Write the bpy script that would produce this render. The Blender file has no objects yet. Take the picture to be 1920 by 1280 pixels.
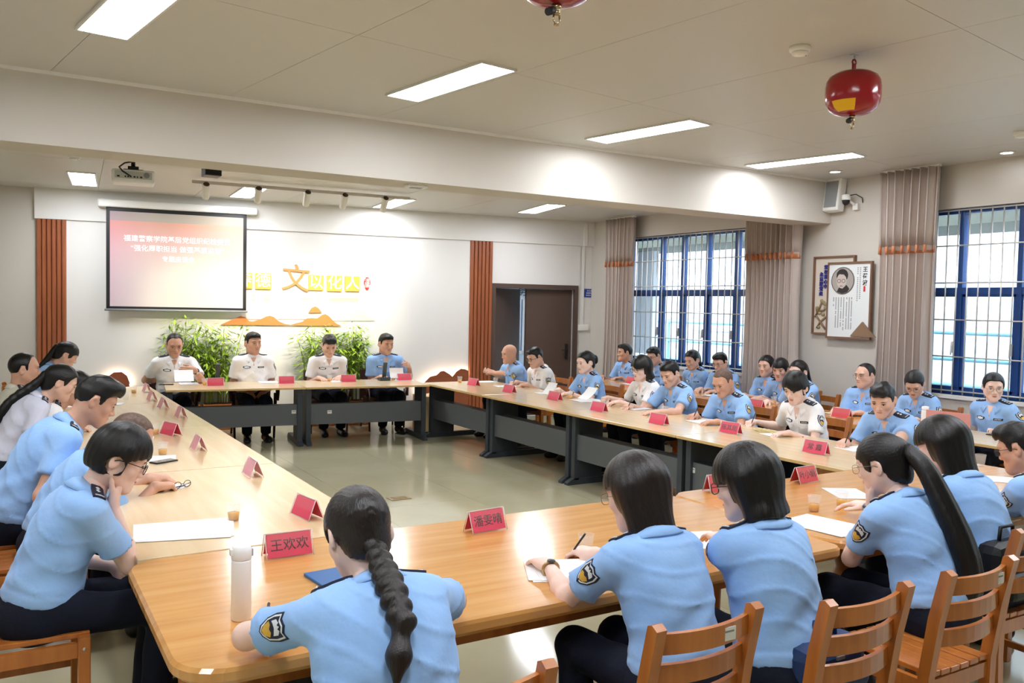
import bpy, bmesh, math, random
import numpy as np
from mathutils import Vector, Matrix
random.seed(7); np.random.seed(7)
SC = bpy.context.scene
COL = SC.collection
# ------------------------------------------------------------------ camera
# measured from the photograph: vanishing points of the room's two horizontal directions
IMW, IMH = 1920., 1280.
CAMH = 1.83
_vy = np.array([0., 553.]); _vx = np.array([3600., 625.]); _c = np.array([960., 640.])
FPX = math.sqrt(-float((_vy-_c) @ (_vx-_c)))
def _dir(v):
    d = np.array([v[0]-_c[0], -(v[1]-_c[1]), -FPX]); return d/np.linalg.norm(d)
_dy = _dir(_vy); _dx = _dir(_vx); _dx = _dx-_dy*(_dx@_dy); _dx /= np.linalg.norm(_dx); _dz = np.cross(_dx, _dy)
RC = np.stack([_dx, _dy, _dz], 0)
CP = np.array([0., 0., CAMH])
cam = bpy.data.cameras.new('camera'); cam.sensor_width = 36.; cam.lens = 36.*FPX/IMW
cam.clip_start = .05; cam.clip_end = 200
camo = bpy.data.objects.new('camera', cam); COL.objects.link(camo)
m4 = Matrix.Identity(4)
for i in range(3):
    for j in range(3): m4[i][j] = RC[i, j]
m4[2][3] = CAMH
camo.matrix_world = m4
SC.camera = camo
def ray(x, y): return RC @ np.array([x-960., -(y-640.), -FPX])
def atz(x, y, z):
    d = ray(x, y); return CP+d*((z-CAMH)/d[2])
def aty(x, y, Y):
    d = ray(x, y); return CP+d*(Y/d[1])
def atx(x, y, X):
    d = ray(x, y); return CP+d*(X/d[0])
# ------------------------------------------------------------------ colour management, world
SC.view_settings.view_transform = 'Standard'; SC.view_settings.look = 'None'
SC.view_settings.gamma = 1.0; SC.view_settings.use_curve_mapping = False
SC.view_settings.exposure = 1.15
LAMP = 19.5       # ceiling panel emission
SKY = 6.0
world = bpy.data.worlds.new('sky'); SC.world = world; world.use_nodes = True
_wn = world.node_tree.nodes; _bg = _wn['Background']
_bg.inputs[0].default_value = (.86, .93, 1.0, 1); _bg.inputs[1].default_value = SKY
SC.cycles.use_denoising = True
SC.cycles.max_bounces = 8; SC.cycles.diffuse_bounces = 6; SC.cycles.glossy_bounces = 3
SC.cycles.transmission_bounces = 6; SC.cycles.transparent_max_bounces = 12
SC.cycles.caustics_reflective = False; SC.cycles.caustics_refractive = False
SC.cycles.sample_clamp_indirect = 4.0
# ------------------------------------------------------------------ materials
def lin(h):
    if isinstance(h, str):
        h = h.lstrip('#'); c = [int(h[i:i+2], 16)/255. for i in (0, 2, 4)]
    else: c = list(h)
    return tuple((v/12.92 if v <= .04045 else ((v+.055)/1.055)**2.4) for v in c)+(1.,)
MATS = {}
def mat(name, col='#808080', rough=.5, metal=0., spec=.5, noise=None, bump=None, emit=None, alpha=None, coat=0., trans=0., ior=1.45, sheen=0.):
    """noise=(scale,(sx,sy,sz),colour2,lo,hi)  bump=(scale,(sx,sy,sz),strength,dist)"""
    if name in MATS: return MATS[name]
    m = bpy.data.materials.new(name); m.use_nodes = True; nt = m.node_tree; N = nt.nodes; Lk = nt.links
    b = N['Principled BSDF']
    b.inputs['Base Color'].default_value = lin(col); b.inputs['Roughness'].default_value = rough
    b.inputs['Metallic'].default_value = metal; b.inputs['Specular IOR Level'].default_value = spec
    b.inputs['Coat Weight'].default_value = coat; b.inputs['Coat Roughness'].default_value = .12
    b.inputs['Transmission Weight'].default_value = trans; b.inputs['IOR'].default_value = ior
    b.inputs['Sheen Weight'].default_value = sheen
    if emit: b.inputs['Emission Color'].default_value = lin(emit[0]); b.inputs['Emission Strength'].default_value = emit[1]
    if alpha is not None: b.inputs['Alpha'].default_value = alpha
    tc = None
    def tex(scale, s3, detail=4., rgh=.55):
        nonlocal tc
        if tc is None: tc = N.new('ShaderNodeTexCoord')
        mp = N.new('ShaderNodeMapping'); mp.inputs['Scale'].default_value = s3
        Lk.new(tc.outputs['Object'], mp.inputs['Vector'])
        t = N.new('ShaderNodeTexNoise'); t.inputs['Scale'].default_value = scale; t.inputs['Detail'].default_value = detail
        t.inputs['Roughness'].default_value = rgh
        Lk.new(mp.outputs['Vector'], t.inputs['Vector']); return t
    if noise:
        t = tex(noise[0], noise[1]); r = N.new('ShaderNodeValToRGB')
        r.color_ramp.elements[0].position = noise[3]; r.color_ramp.elements[0].color = lin(col)
        r.color_ramp.elements[1].position = noise[4]; r.color_ramp.elements[1].color = lin(noise[2])
        Lk.new(t.outputs['Fac'], r.inputs['Fac']); Lk.new(r.outputs['Color'], b.inputs['Base Color'])
    if bump:
        t = tex(bump[0], bump[1]); bp = N.new('ShaderNodeBump')
        bp.inputs['Strength'].default_value = bump[2]; bp.inputs['Distance'].default_value = bump[3]
        Lk.new(t.outputs['Fac'], bp.inputs['Height']); Lk.new(bp.outputs['Normal'], b.inputs['Normal'])
    MATS[name] = m
    return m
# ------------------------------------------------------------------ object helpers
def tag(o, label=None, cat=None, group=None, kind=None):
    if label: o['label'] = label
    if cat: o['category'] = cat
    if group: o['group'] = group
    if kind: o['kind'] = kind
    return o
def thing(name, label, cat, loc=(0, 0, 0), rz=0., group=None, kind=None):
    o = bpy.data.objects.new(name, None); COL.objects.link(o); o.empty_display_size = .1
    o.location = loc; o.rotation_euler = (0, 0, rz)
    return tag(o, label, cat, group, kind)
def children(o): return [c for c in bpy.data.objects if c.parent == o]
def link(name, me, mats, parent=None, loc=None, rot=None, matrix=None):
    o = bpy.data.objects.new(name, me); COL.objects.link(o)
    if mats is not None and len(me.materials) == 0:
        for m in (mats if isinstance(mats, (list, tuple)) else [mats]): me.materials.append(m)
    if parent is not None: o.parent = parent
    if matrix is not None: o.matrix_local = matrix
    if loc is not None: o.location = loc
    if rot is not None: o.rotation_euler = rot
    return o
KIDS = {}
def copy_tree(o, parent=None):
    c = o.copy(); COL.objects.link(c); c.parent = parent
    for ch in KIDS.get(o.name) or KIDS.setdefault(o.name, children(o)): copy_tree(ch, c)
    return c
class MB:
    """collects primitives into one mesh"""
    def __init__(s): s.v = []; s.f = []; s.m = []; s.sm = []
    def add(s, vs, fs, mi=0, smooth=False):
        o = len(s.v); s.v.extend([tuple(map(float, q)) for q in vs])
        for f in fs: s.f.append([i+o for i in f]); s.m.append(mi); s.sm.append(smooth)
        return s
    def box(s, lo, hi, mi=0, M=None, bev=0.):
        x0, y0, z0 = lo; x1, y1, z1 = hi
        if bev <= 0:
            vs = [(x0, y0, z0), (x1, y0, z0), (x1, y1, z0), (x0, y1, z0), (x0, y0, z1), (x1, y0, z1), (x1, y1, z1), (x0, y1, z1)]
            fs = [(0, 3, 2, 1), (4, 5, 6, 7), (0, 1, 5, 4), (1, 2, 6, 5), (2, 3, 7, 6), (3, 0, 4, 7)]
        else:
            b = bev; vs = []; fs = []
            bm = bmesh.new(); bmesh.ops.create_cube(bm, size=1.)
            for q in bm.verts: q.co = Vector(((x0+x1)/2+q.co.x*(x1-x0), (y0+y1)/2+q.co.y*(y1-y0), (z0+z1)/2+q.co.z*(z1-z0)))
            bmesh.ops.bevel(bm, geom=bm.edges[:], offset=b, segments=2, affect='EDGES', profile=.5)
            bm.verts.index_update(); vs = [tuple(q.co) for q in bm.verts]; fs = [[q.index for q in f.verts] for f in bm.faces]; bm.free()
        if M is not None: vs = [tuple(M @ Vector(q)) for q in vs]
        return s.add(vs, fs, mi, False)
    def prism(s, poly, z0, z1, mi=0, M=None, axis='z'):
        n = len(poly)
        def P(a, b, c):
            q = (a, b, c) if axis == 'z' else ((a, c, b) if axis == 'y' else (c, a, b))
            return tuple(M @ Vector(q)) if M is not None else q
        vs = [P(a, b, z0) for a, b in poly]+[P(a, b, z1) for a, b in poly]
        fs = [list(range(n))[::-1], list(range(n, 2*n))]+[(i, (i+1) % n, n+(i+1) % n, n+i) for i in range(n)]
        return s.add(vs, fs, mi)
    def tube(s, pts, r, n=8, mi=0, cap=True, smooth=True):
        pts = [Vector(p) for p in pts]; rr = r if isinstance(r, (list, tuple)) else [r]*len(pts)
        vs = []; fs = []; up = None
        for i, p in enumerate(pts):
            t = (pts[min(i+1, len(pts)-1)]-pts[max(i-1, 0)])
            t = t.normalized() if t.length > 1e-9 else Vector((0, 0, 1))
            if up is None: up = t.orthogonal().normalized()
            a = (up-t*up.dot(t)); a = a.normalized() if a.length > 1e-6 else t.orthogonal().normalized(); up = a; b = t.cross(a)
            for k in range(n):
                an = 2*math.pi*k/n; vs.append(p+(a*math.cos(an)+b*math.sin(an))*rr[i])
        for i in range(len(pts)-1):
            for k in range(n):
                k2 = (k+1) % n; fs.append((i*n+k, i*n+k2, (i+1)*n+k2, (i+1)*n+k))
        s.add(vs, fs, mi, smooth)
        if cap:
            o = len(s.v)-len(vs)
            s.f.append([o+k for k in range(n)][::-1]); s.m.append(mi); s.sm.append(False)
            s.f.append([o+(len(pts)-1)*n+k for k in range(n)]); s.m.append(mi); s.sm.append(False)
        return s
    def lathe(s, prof, n=20, mi=0, M=None, smooth=True):
        vs = []; fs = []
        for r, z in prof:
            for k in range(n):
                a = 2*math.pi*k/n; q = Vector((r*math.cos(a), r*math.sin(a), z)); vs.append(tuple(M @ q) if M is not None else tuple(q))
        for i in range(len(prof)-1):
            for k in range(n):
                k2 = (k+1) % n; fs.append((i*n+k, i*n+k2, (i+1)*n+k2, (i+1)*n+k))
        s.add(vs, fs, mi, smooth); o = len(s.v)-len(vs)
        if prof[0][0] > 1e-6: s.f.append([o+k for k in range(n)][::-1]); s.m.append(mi); s.sm.append(False)
        if prof[-1][0] > 1e-6: s.f.append([o+(len(prof)-1)*n+k for k in range(n)]); s.m.append(mi); s.sm.append(False)
        return s
    def ell(s, c, r, mi=0, R=None, n=10, m=7):
        vs = []; fs = []
        for i in range(m+1):
            th = math.pi*i/m
            for k in range(n):
                a = 2*math.pi*k/n; q = np.array([r[0]*math.sin(th)*math.cos(a), r[1]*math.sin(th)*math.sin(a), r[2]*math.cos(th)])
                if R is not None: q = R @ q
                vs.append(tuple(q+np.array(c)))
        for i in range(m):
            for k in range(n): fs.append((i*n+k, (i+1)*n+k, (i+1)*n+(k+1) % n, i*n+(k+1) % n))
        return s.add(vs, fs, mi, True)
    def mesh(s, name='m'):
        me = bpy.data.meshes.new(name); me.from_pydata(s.v, [], s.f)
        me.polygons.foreach_set('material_index', s.m); me.polygons.foreach_set('use_smooth', s.sm)
        me.validate(); me.update(); return me
    def obj(s, name, mats, parent=None, **k): return link(name, s.mesh(name), mats, parent, **k)
def part(name, mats, parent, fn, **k):
    mb = MB(); fn(mb); return mb.obj(name, mats, parent, **k)
def structure(o): o['kind'] = 'structure'; return o
_tcache = {}
def text_mesh(body, size=.1, ext=.001, align='CENTER', bold=0., sp=1.0):
    key = (body, size, ext, align, bold, sp)
    if key in _tcache: return _tcache[key]
    cu = bpy.data.curves.new('txt', 'FONT'); cu.body = body; cu.size = size; cu.extrude = ext; cu.align_x = align; cu.align_y = 'CENTER'
    cu.offset = bold; cu.space_line = sp; cu.resolution_u = 2
    o = bpy.data.objects.new('txt', cu); COL.objects.link(o)
    dg = bpy.context.evaluated_depsgraph_get(); dg.update()
    me = bpy.data.meshes.new_from_object(o.evaluated_get(dg)); bpy.data.objects.remove(o); bpy.data.curves.remove(cu)
    me.materials.clear(); _tcache[key] = me; return me
# ================================================================== ROOM
ZC, ZC2, YB0, YB1, XR, XL, YN = 3.40, 3.255, 6.85, 7.27, 8.60, -3.2, -3.0
BETA = math.atan(.15)
BW = Matrix.Translation((5.5, 12.15, 0)) @ Matrix.Rotation(-BETA, 4, 'Z')      # back wall frame: x along, -y into the room
BWi = np.array(BW.inverted()); BWn = np.array(BW)
def pw(px, py, off=0.):
    """pixel -> (u, z) on a plane parallel to the back wall, off metres in front of it"""
    o = BWi[:3, :3]@CP+BWi[:3, 3]; d = BWi[:3, :3]@ray(px, py); t = (-off-o[1])/d[1]; q = o+d*t; return q[0], q[2]
WALL = mat('wall_paint_cream', '#cfcac1', .8, spec=.2, noise=(.7, (1, 1, 1), '#cac5bc', .3, .7), bump=(90., (1, 1, 1), .06, .004))
WALLW = mat('wall_paint_white', '#e4e3df', .75, spec=.2, bump=(90., (1, 1, 1), .05, .004))
CEILP = mat('ceiling_board', '#cac9c3', .42, spec=.45, bump=(40., (8, 1, 1), .03, .003))
CEILG = mat('ceiling_gap', '#a59f90', .8)
TILE = mat('floor_tile', '#c2bd9f', .1, spec=.62, noise=(1.6, (1, 1, 1), '#b9b394', .3, .7), coat=.35)
GROUT = mat('floor_grout', '#9a927c', .6)
WOODP = mat('panel_redwood', '#8f4f30', .45, noise=(3., (14, 14, .6), '#a5603b', .35, .7), bump=(3., (20, 20, 1), .1, .004))
BLUEF = mat('window_frame_blue', '#1d4381', .35, spec=.5); GLAZ = mat('window_glass', '#e8f2f4', .02, alpha=.1)
BARM = mat('bar_steel', '#d7d4cf', .3, .55); WHITEP = mat('white_plastic', '#eeeeea', .4); DARKP = mat('dark_plastic', '#1e1e20', .45); GREYP = mat('grey_plastic', '#8e9192', .45)
LEDW = mat('lamp_diffuser', '#ffffff', .5, emit=('#f3f7ff', LAMP)); ALU = mat('lamp_frame', '#dfdfdc', .4, .2)
# ---- floor of single tiles
fl = part('floor', GROUT, None, lambda m: m.box((XL, YN, -.06), (XR+.2, 13.4, -.004))); structure(fl)
tm = MB().box((-.4988, -.4988, -.02), (.4988, .4988, 0.)).mesh('tile'); tm.materials.append(TILE)
for i in range(12):
    for j in range(17):
        o = link('floor_tile', tm, None, fl, loc=(XL+.5+i, YN+.5+j, 0))
# ---- ceiling boards, laid in their own slightly turned grid
def clip(poly, x0, x1, y0, y1):
    def cl(P, f, g):
        out = []
        for i in range(len(P)):
            a, b = P[i], P[(i+1) % len(P)]; fa, fb = f(a), f(b)
            if fa >= 0: out.append(a)
            if (fa >= 0) != (fb >= 0): t = fa/(fa-fb); out.append((a[0]+(b[0]-a[0])*t, a[1]+(b[1]-a[1])*t))
        return out
    for f in (lambda p: p[0]-x0, lambda p: x1-p[0], lambda p: p[1]-y0, lambda p: y1-p[1]):
        poly = cl(poly, f, None)
        if len(poly) < 3: return None
    return poly
def ceiling(name, z, x0, x1, y0, y1, ang, pw_, pl_):
    c = part(name, CEILG, None, lambda m: m.box((x0, y0, z+.012), (x1, y1, z+.1))); structure(c)
    ca, sa = math.cos(ang), math.sin(ang); g = .0018
    for i in range(-22, 24):
        for j in range(-8, 9):
            r = [(i*pw_+g, j*pl_+g), ((i+1)*pw_-g, j*pl_+g), ((i+1)*pw_-g, (j+1)*pl_-g), (i*pw_+g, (j+1)*pl_-g)]
            r = [(3+a*ca-b*sa, 5+a*sa+b*ca) for a, b in r]; r = clip(r, x0, x1, y0, y1)
            if r is None: continue
            part('ceiling_panel', CEILP, c, lambda m: m.prism(r, z, z+.013))
ceiling('ceiling', ZC, XL, XR, YN, YB0, math.radians(8.3), 1.2, 2.4)
ceiling('ceiling_rear', ZC2, XL, XR+.1, YB1, 13.2, math.radians(-4), 1.2, 2.4)
bo = part('beam', WALL, None, lambda m: m.box((XL, YB0, 2.89), (XR, YB1, 3.5))); bo.name = 'trim_1'; structure(bo)
structure(part('trim_2', WHITEP, None, lambda m: m.box((XL, YB0-.025, ZC-.022), (XR, YB0, ZC))))
# ---- side and near walls
structure(part('wall_left', WALL, None, lambda m: m.box((XL-.2, YN, 0), (XL, 13.4, 3.5))))
structure(part('wall_near', WALL, None, lambda m: m.box((XL, YN-.2, 0), (XR, YN, 3.5))))
WIN = [(7.75, 10.75), (2.55, 5.62), (-2.2, 1.0)]; ZS, ZT = .98, 2.94
def rw(m):
    ys = [YN]+[y for w in WIN[::-1] for y in w]+[11.9]
    for a, b in zip(ys[0::2], ys[1::2]): m.box((XR, a, 0), (XR+.22, b, 3.5))
    for a, b in WIN: m.box((XR, a, 0), (XR+.22, b, ZS)); m.box((XR, a, ZT), (XR+.22, b, 3.5))
structure(part('wall_right', WALL, None, rw))
# ---- back wall with the door opening
dl, _ = pw(928, 545); dr, _ = pw(1075, 545); _, dtop = pw(1000, 541)
fp0, _ = pw(66, 500); fpr, _ = pw(1090, 500); uR = 3.25
def bwf(m):
    m.box((-9, 0, 0), (dl, .2, 3.5)); m.box((dr, 0, 0), (uR, .2, 3.5)); m.box((dl, 0, dtop), (dr, .2, 3.5))
wb = structure(part('wall_back', WALLW, None, bwf, matrix=BW))
zl = pw(500, 431.5)[1]
u1_ = pw(125, 500)[0]; u2_ = pw(880, 500)[0]; u3_ = pw(922, 500)[0]
structure(part('trim_3', WALLW, None, lambda m: m.box((u1_, -.03, .0), (u2_, 0, zl)), matrix=BW))           # feature panel
structure(part('trim_4', WALLW, None, lambda m: m.box((fp0, -.06, zl), (uR-.05, 0, ZC2)), matrix=BW))        # upper band
structure(part('trim_5', WALLW, None, lambda m: m.box((u3_, -.03, dtop+.07), (pw(1087, 500)[0], 0, zl)), matrix=BW))   # board over the door
def slats(name, a, b, n):
    p = part(name, WOODP, None, lambda m: m.box((a, -.03, 0), (b, 0, zl)), matrix=BW); structure(p)
    w = (b-a)/n
    for i in range(n):
        x0 = a+i*w; poly = [(x0+.002, -.03), (x0+.002, -.045), (x0+w*.2, -.062), (x0+w*.8, -.062), (x0+w-.002, -.045), (x0+w-.002, -.03)]
        part('slat', WOODP, p, lambda m: m.prism(poly, 0, zl-.005))
structure(part('trim_8', WALL, None, lambda m: m.box((-9, -.005, 0), (fp0, 0, ZC2)), matrix=BW))
slats('trim_6', pw(69, 500)[0], u1_, 6); slats('trim_7', u2_, u3_, 6)
# ---- door: frame, an opening leaf and a closed leaf
DOORB = mat('door_brown', '#54433b', .45, noise=(2., (1, 1, .3), '#5d4a41', .3, .7)); STEEL = mat('steel', '#b8b8b6', .3, .8)
do = thing('door_1', 'brown door frame with one leaf open inward beside a closed leaf', None, (0, 0, 0)); do.matrix_world = BW; structure(do); del do['label']
def frame(m):
    m.box((dl-.07, -.05, 0), (dl, .2, dtop)); m.box((dr, -.05, 0), (dr+.07, .2, dtop)); m.box((dl-.07, -.05, dtop), (dr+.07, .2, dtop+.07))
part('door_frame', DOORB, do, frame)
dgap0 = pw(974, 600)[0]; dgap1 = pw(988, 600)[0]
def _px(u, y, z):
    c = RC.T@(BWn[:3, :3]@np.array([u, y, z])+BWn[:3, 3]-CP); return 960+FPX*c[0]/-c[2]
_da = max((math.radians(k*.5) for k in range(20, 170) if _px(dl+.005+.78*math.cos(math.radians(k*.5)), .06+.78*math.sin(math.radians(k*.5)), 1.5) > 974), default=.6)
leaf = part('door_leaf', DOORB, do, lambda m: m.box((dgap1, .05, .01), (dr, .1, dtop-.005)))
part('door_handle', DARKP, leaf, lambda m: (m.box((dr-.11, .02, .95), (dr-.07, .05, 1.2)), m.tube([(dr-.09, .02, 1.1), (dr-.09, -.02, 1.1), (dr-.2, -.02, 1.1)], .009)))
part('door_leaf', DOORB, do, lambda m: m.box((0, 0, .01), (.78, .05, dtop-.005)), matrix=Matrix.Translation((dl+.005, .06, 0)) @ Matrix.Rotation(_da, 4, 'Z'))
part('hinge', STEEL, do, lambda m: m.tube([(dr-.004, .04, .3), (dr-.004, .04, .42)], .008))
# corridor seen through the gap
CORB = mat('corridor_paint', '#c9d7e4', .7)
cor = part('wall_corridor', CORB, None, lambda m: (m.box((-1.5, 2.2, 0), (4.5, 2.3, 3.2)), m.box((-1.5, .25, 3.0), (4.5, 2.3, 3.1)), m.box((-1.5, .25, -.05), (4.5, 2.3, 0)), m.box((-1.6, .22, 0), (-1.5, 2.3, 3.2)), m.box((4.5, .22, 1.0), (4.6, 2.3, 3.2))), matrix=BW); structure(cor)
w4 = thing('window_4', None, None, kind='structure'); w4.matrix_world = BW
cu0 = pw(981, 600, -2.18)[0]
part('window_frame', WHITEP, w4, lambda m: [m.box(a, b) for a, b in (((cu0-.6, 2.16, .9), (cu0+.45, 2.2, .96)), ((cu0-.6, 2.16, 1.95), (cu0+.45, 2.2, 2.01)), ((cu0-.03, 2.16, .9), (cu0+.03, 2.2, 2.0)), ((cu0+.39, 2.16, .9), (cu0+.45, 2.2, 2.0)), ((cu0-.6, 2.16, .9), (cu0-.54, 2.2, 2.0)))])
part('pane', mat('corridor_pane', '#6f93bd', .1), w4, lambda m: m.box((cu0-.55, 2.18, .95), (cu0+.4, 2.19, 1.96)))
su, sz = pw(977, 547, -2.19)
link('corridor_letter', text_mesh('务', .2, .004), DARKP, cor, matrix=Matrix.Translation((su+.04, 2.19, sz)) @ Matrix.Rotation(math.pi/2, 4, 'X'))
# ---- windows
def window(n, y0, y1, mull, sash):
    w = thing('window_%d' % n, None, None, kind='structure', loc=(XR, 0, 0)); f = .055
    def fr(m):
        m.box((.06, y0, ZS), (.14, y0+f, ZT)); m.box((.06, y1-f, ZS), (.14, y1, ZT)); m.box((.06, y0, ZS), (.14, y1, ZS+f)); m.box((.06, y0, ZT-f), (.14, y1, ZT)); m.box((.06, y0, 2.04), (.14, y1, 2.11))
    part('window_frame', BLUEF, w, fr)
    for i, yy in enumerate(mull): part('mullion', BLUEF, w, lambda m: m.box((.055, yy-.025, ZS), (.135, yy+.025, ZT)))
    ed = [y0]+list(mull)+[y1]; ed = sorted(ed)
    for a, b in zip(ed, ed[1:]):
        part('pane', GLAZ, w, lambda m: m.box((.098, a+.03, 2.11), (.103, b-.03, ZT-.05)))
        s_ = part('sash', BLUEF, w, lambda m: [m.box(p, q) for p, q in (((.07, a+.025, ZS+.05), (.115, a+.055, 2.05)), ((.07, b-.055, ZS+.05), (.115, b-.025, 2.05)), ((.07, a+.03, ZS+.05), (.115, b-.03, ZS+.085)), ((.07, a+.03, 2.015), (.115, b-.03, 2.05)))])
        part('pane', GLAZ, s_, lambda m: m.box((.09, a+.05, ZS+.08), (.095, b-.05, 2.02)))
        part('latch', WHITEP, s_, lambda m: (m.box((.04, a+.045, 1.42), (.07, a+.065, 1.54)), m.tube([(.05, a+.055, 1.5), (.03, a+.055, 1.5), (.03, a+.055, 1.4)], .007, 6)))
    part('window_sill', WALLW, w, lambda m: m.box((-.03, y0-.05, ZS-.04), (.2, y1+.05, ZS)))
    g = part('bar_rail', BARM, w, lambda m: m.tube([(.02, y0-.02, ZT-.02), (.02, y1+.02, ZT-.02)], .009, 8))
    for z in (2.55, 2.16, 1.77, 1.38, 1.02): part('bar_rail', BARM, w, lambda m: m.tube([(.02, y0-.02, z), (.02, y1+.02, z)], .0075, 8))
    vm = MB().tube([(0, 0, ZS), (0, 0, ZT-.01)], .0075, 8).mesh('bar'); vm.materials.append(BARM)
    k = int((y1-y0)/.118)
    for i in range(k+1): link('bar', vm, None, w, loc=(.02, y0+.01+(y1-y0-.02)*i/k, 0))
    return w
window(1, *WIN[0], (9.97, 9.5, 8.99, 8.43), None)
window(2, *WIN[1], (5.24, 4.63, 4.0, 3.3), None)
window(3, *WIN[2], (.2, -.6, -1.4), None)
# ---- curtains
CURT = mat('curtain_taupe', '#b9aca3', .36, spec=.7, sheen=.2, noise=(3., (2, 2, .15), '#c8bcb3', .35, .7), bump=(120., (1, 1, 1), .08, .002))
FRNG = mat('curtain_fringe', '#c9825a', .6, bump=(160., (1, 1, .1), .3, .004))
def curtain(label, y0, y1, zt, seed, x=8.43):
    rnd = random.Random(seed); t = thing('curtain', label, 'curtain', (x, (y0+y1)/2, 0), 0, 'tied curtains beside the windows')
    W = y1-y0; n = max(7, int(W/.085)); nz = 14
    ph = [rnd.uniform(-.5, .5) for _ in range(n+2)]; am = [rnd.uniform(.6, 1.2) for _ in range(n+2)]
    def row(zf, off=0., extra=0.):
        vs = []; spread = 1-.1*math.sin(math.pi*min(1, zf*1.0))+.06*(1-zf)
        for i in range(n*8+1):
            u = i/(n*8); c = u*n; k = int(min(c, n-1e-6)); a = am[k]*(1-(c-k))+am[k+1]*(c-k)
            p = 2*math.pi*c+ph[k]*(1-(c-k))+ph[k+1]*(c-k)+.5*math.sin(zf*3+k)*(1-zf)
            d = (.068+.015*(1-zf))*a*math.sin(p); q = .018*math.sin(2*p)
            vs.append((d+off*(1 if True else 0), (u-.5)*W*spread+q, .05+(zt-.05)*zf))
        return vs
    def cloth(m):
        R = [row(j/nz) for j in range(nz+1)]; L = len(R[0]); vs = [p for r in R for p in r]
        fs = [(j*L+i, j*L+i+1, (j+1)*L+i+1, (j+1)*L+i) for j in range(nz) for i in range(L-1)]; m.add(vs, fs, 0, True)
    o = part('cloth', CURT, t, cloth); md = o.modifiers.new('thick', 'SOLIDIFY'); md.thickness = .006
    zf = (2.56-.05)/(zt-.05)
    def fringe(m):
        a = [(p[0]-.008, p[1], p[2]) for p in row(zf)]; b = [(p[0]-.012, p[1], p[2]-.085) for p in row(zf)]; L = len(a)
        m.add(a+b, [(i, i+1, L+i+1, L+i) for i in range(L-1)], 0, True)
    o = part('fringe', FRNG, t, fringe); md = o.modifiers.new('thick', 'SOLIDIFY'); md.thickness = .008
    def val(m):
        R = [[(p[0]-.012, p[1]*1.01, p[2]) for p in row(zf+(1-zf)*j/5)] for j in range(6)]; L = len(R[0]); vs = [p for r in R for p in r]
        m.add(vs, [(j*L+i, j*L+i+1, (j+1)*L+i+1, (j+1)*L+i) for j in range(5) for i in range(L-1)], 0, True)
    o = part('valance', CURT, t, val); md = o.modifiers.new('thick', 'SOLIDIFY'); md.thickness = .005
    part('curtain_rail', WHITEP, t, lambda m: m.box((-.02, -W*.52, zt-.005), (.02, W*.52, zt+.018)))
    return t
curtain('taupe pleated curtain with orange fringe in the far corner by the door', 10.36, 11.04, ZC2-.02, 1)
curtain('wide taupe pleated curtain with orange fringe hanging behind the beam end', 7.15, 8.02, ZC2-.02, 2)
curtain('taupe pleated curtain with orange fringe between portrait board and near window', 5.38, 6.05, ZC-.02, 3)
# ---- outside
OUTW = mat('outside_wall', '#929ca1', .8); OUTB = mat('outside_rail', '#5a9cb8', .5); OUTG = mat('outside_ground', '#6e6c66', .9); GRN = mat('outside_leaf', '#8fae86', .8)
structure(part('ground_outside', OUTG, None, lambda m: m.box((8.9, -14, -.4), (40, 26, -.3))))
bl = thing('building', 'pale stairwell building with light blue railings beyond the windows', 'building', (15, 5, -.3))
part('wall', OUTW, bl, lambda m: m.box((0, -14, 0), (4, 15, 8)))
part('awning', mat('outside_awning', '#59645f', .7), bl, lambda m: m.box((-5.6, -12, 3.15), (-4.4, 13, 3.3)))
for z in (.75, 1.15, 1.55): part('rail', OUTB, bl, lambda m: m.tube([(-2.6, -12, z+.3), (-2.6, 13, z+.3)], .035, 6))
for yy in range(-11, 13, 2): part('post', OUTB, bl, lambda m: m.tube([(-2.6, yy, 0), (-2.6, yy, 1.9)], .04, 6))
part('stair_beam', OUTB, bl, lambda m: m.prism([(-2.2, 0), (-1.6, 0), (.7, 3.6), (.1, 3.6)], -2.7, -2.5, axis='x'))
for i, yy in enumerate((-6, 1.5, 5, 9.5)):
    f_ = part('window', mat('outside_glass', '#9db4c2', .2), bl, lambda m: m.box((-.04, yy, 1.6), (.0, yy+1.5, 3.4)))
# ---- ceiling lamps
def ceil_lamp(label, corners, z, group):
    P = [atz(px, py, z)[:2] for px, py in corners]      # far-left, far-right, near-left, near-right
    c = sum(P)/4; ax = (P[0]+P[1]-P[2]-P[3])/2; L = 1.17; a = math.atan2(-ax[0], ax[1])
    return lamp_at(label, c[0], c[1], z, a, group)
def lamp_at(label, x, y, z, a, group):
    t = thing('ceiling_lamp', label, 'ceiling lamp', (x, y, z), a, group); w, l = .135, .585
    part('diffuser', LEDW, t, lambda m: m.box((-w, -l, -.012), (w, l, -.004)))
    part('frame', ALU, t, lambda m: [m.box(p, q) for p, q in (((-w-.015, -l-.015, -.016), (-w, l+.015, 0)), ((w, -l-.015, -.016), (w+.015, l+.015, 0)), ((-w, -l-.015, -.016), (w, -l, 0)), ((-w, l, -.016), (w, l+.015, 0)))])
    return t
G1 = 'long flush lamps in the ceiling before the beam'; G2 = 'long flush lamps in the ceiling behind the beam'
lamp_at('long flush ceiling lamp at the top left corner of the view', .615, 5.07, ZC, .145, G1)
ceil_lamp('long flush ceiling lamp left of centre before the beam', [(729, 176), (780, 187), (907, 115), (963, 128)], ZC, G1)
ceil_lamp('long flush ceiling lamp right of centre before the beam', [(1103, 258), (1140, 265), (1290, 223), (1327, 232)], ZC, G1)
ceil_lamp('long flush ceiling lamp nearest the wall loudspeaker', [(1407, 307), (1430, 313), (1590, 286), (1611, 291)], ZC, G1)
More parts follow.
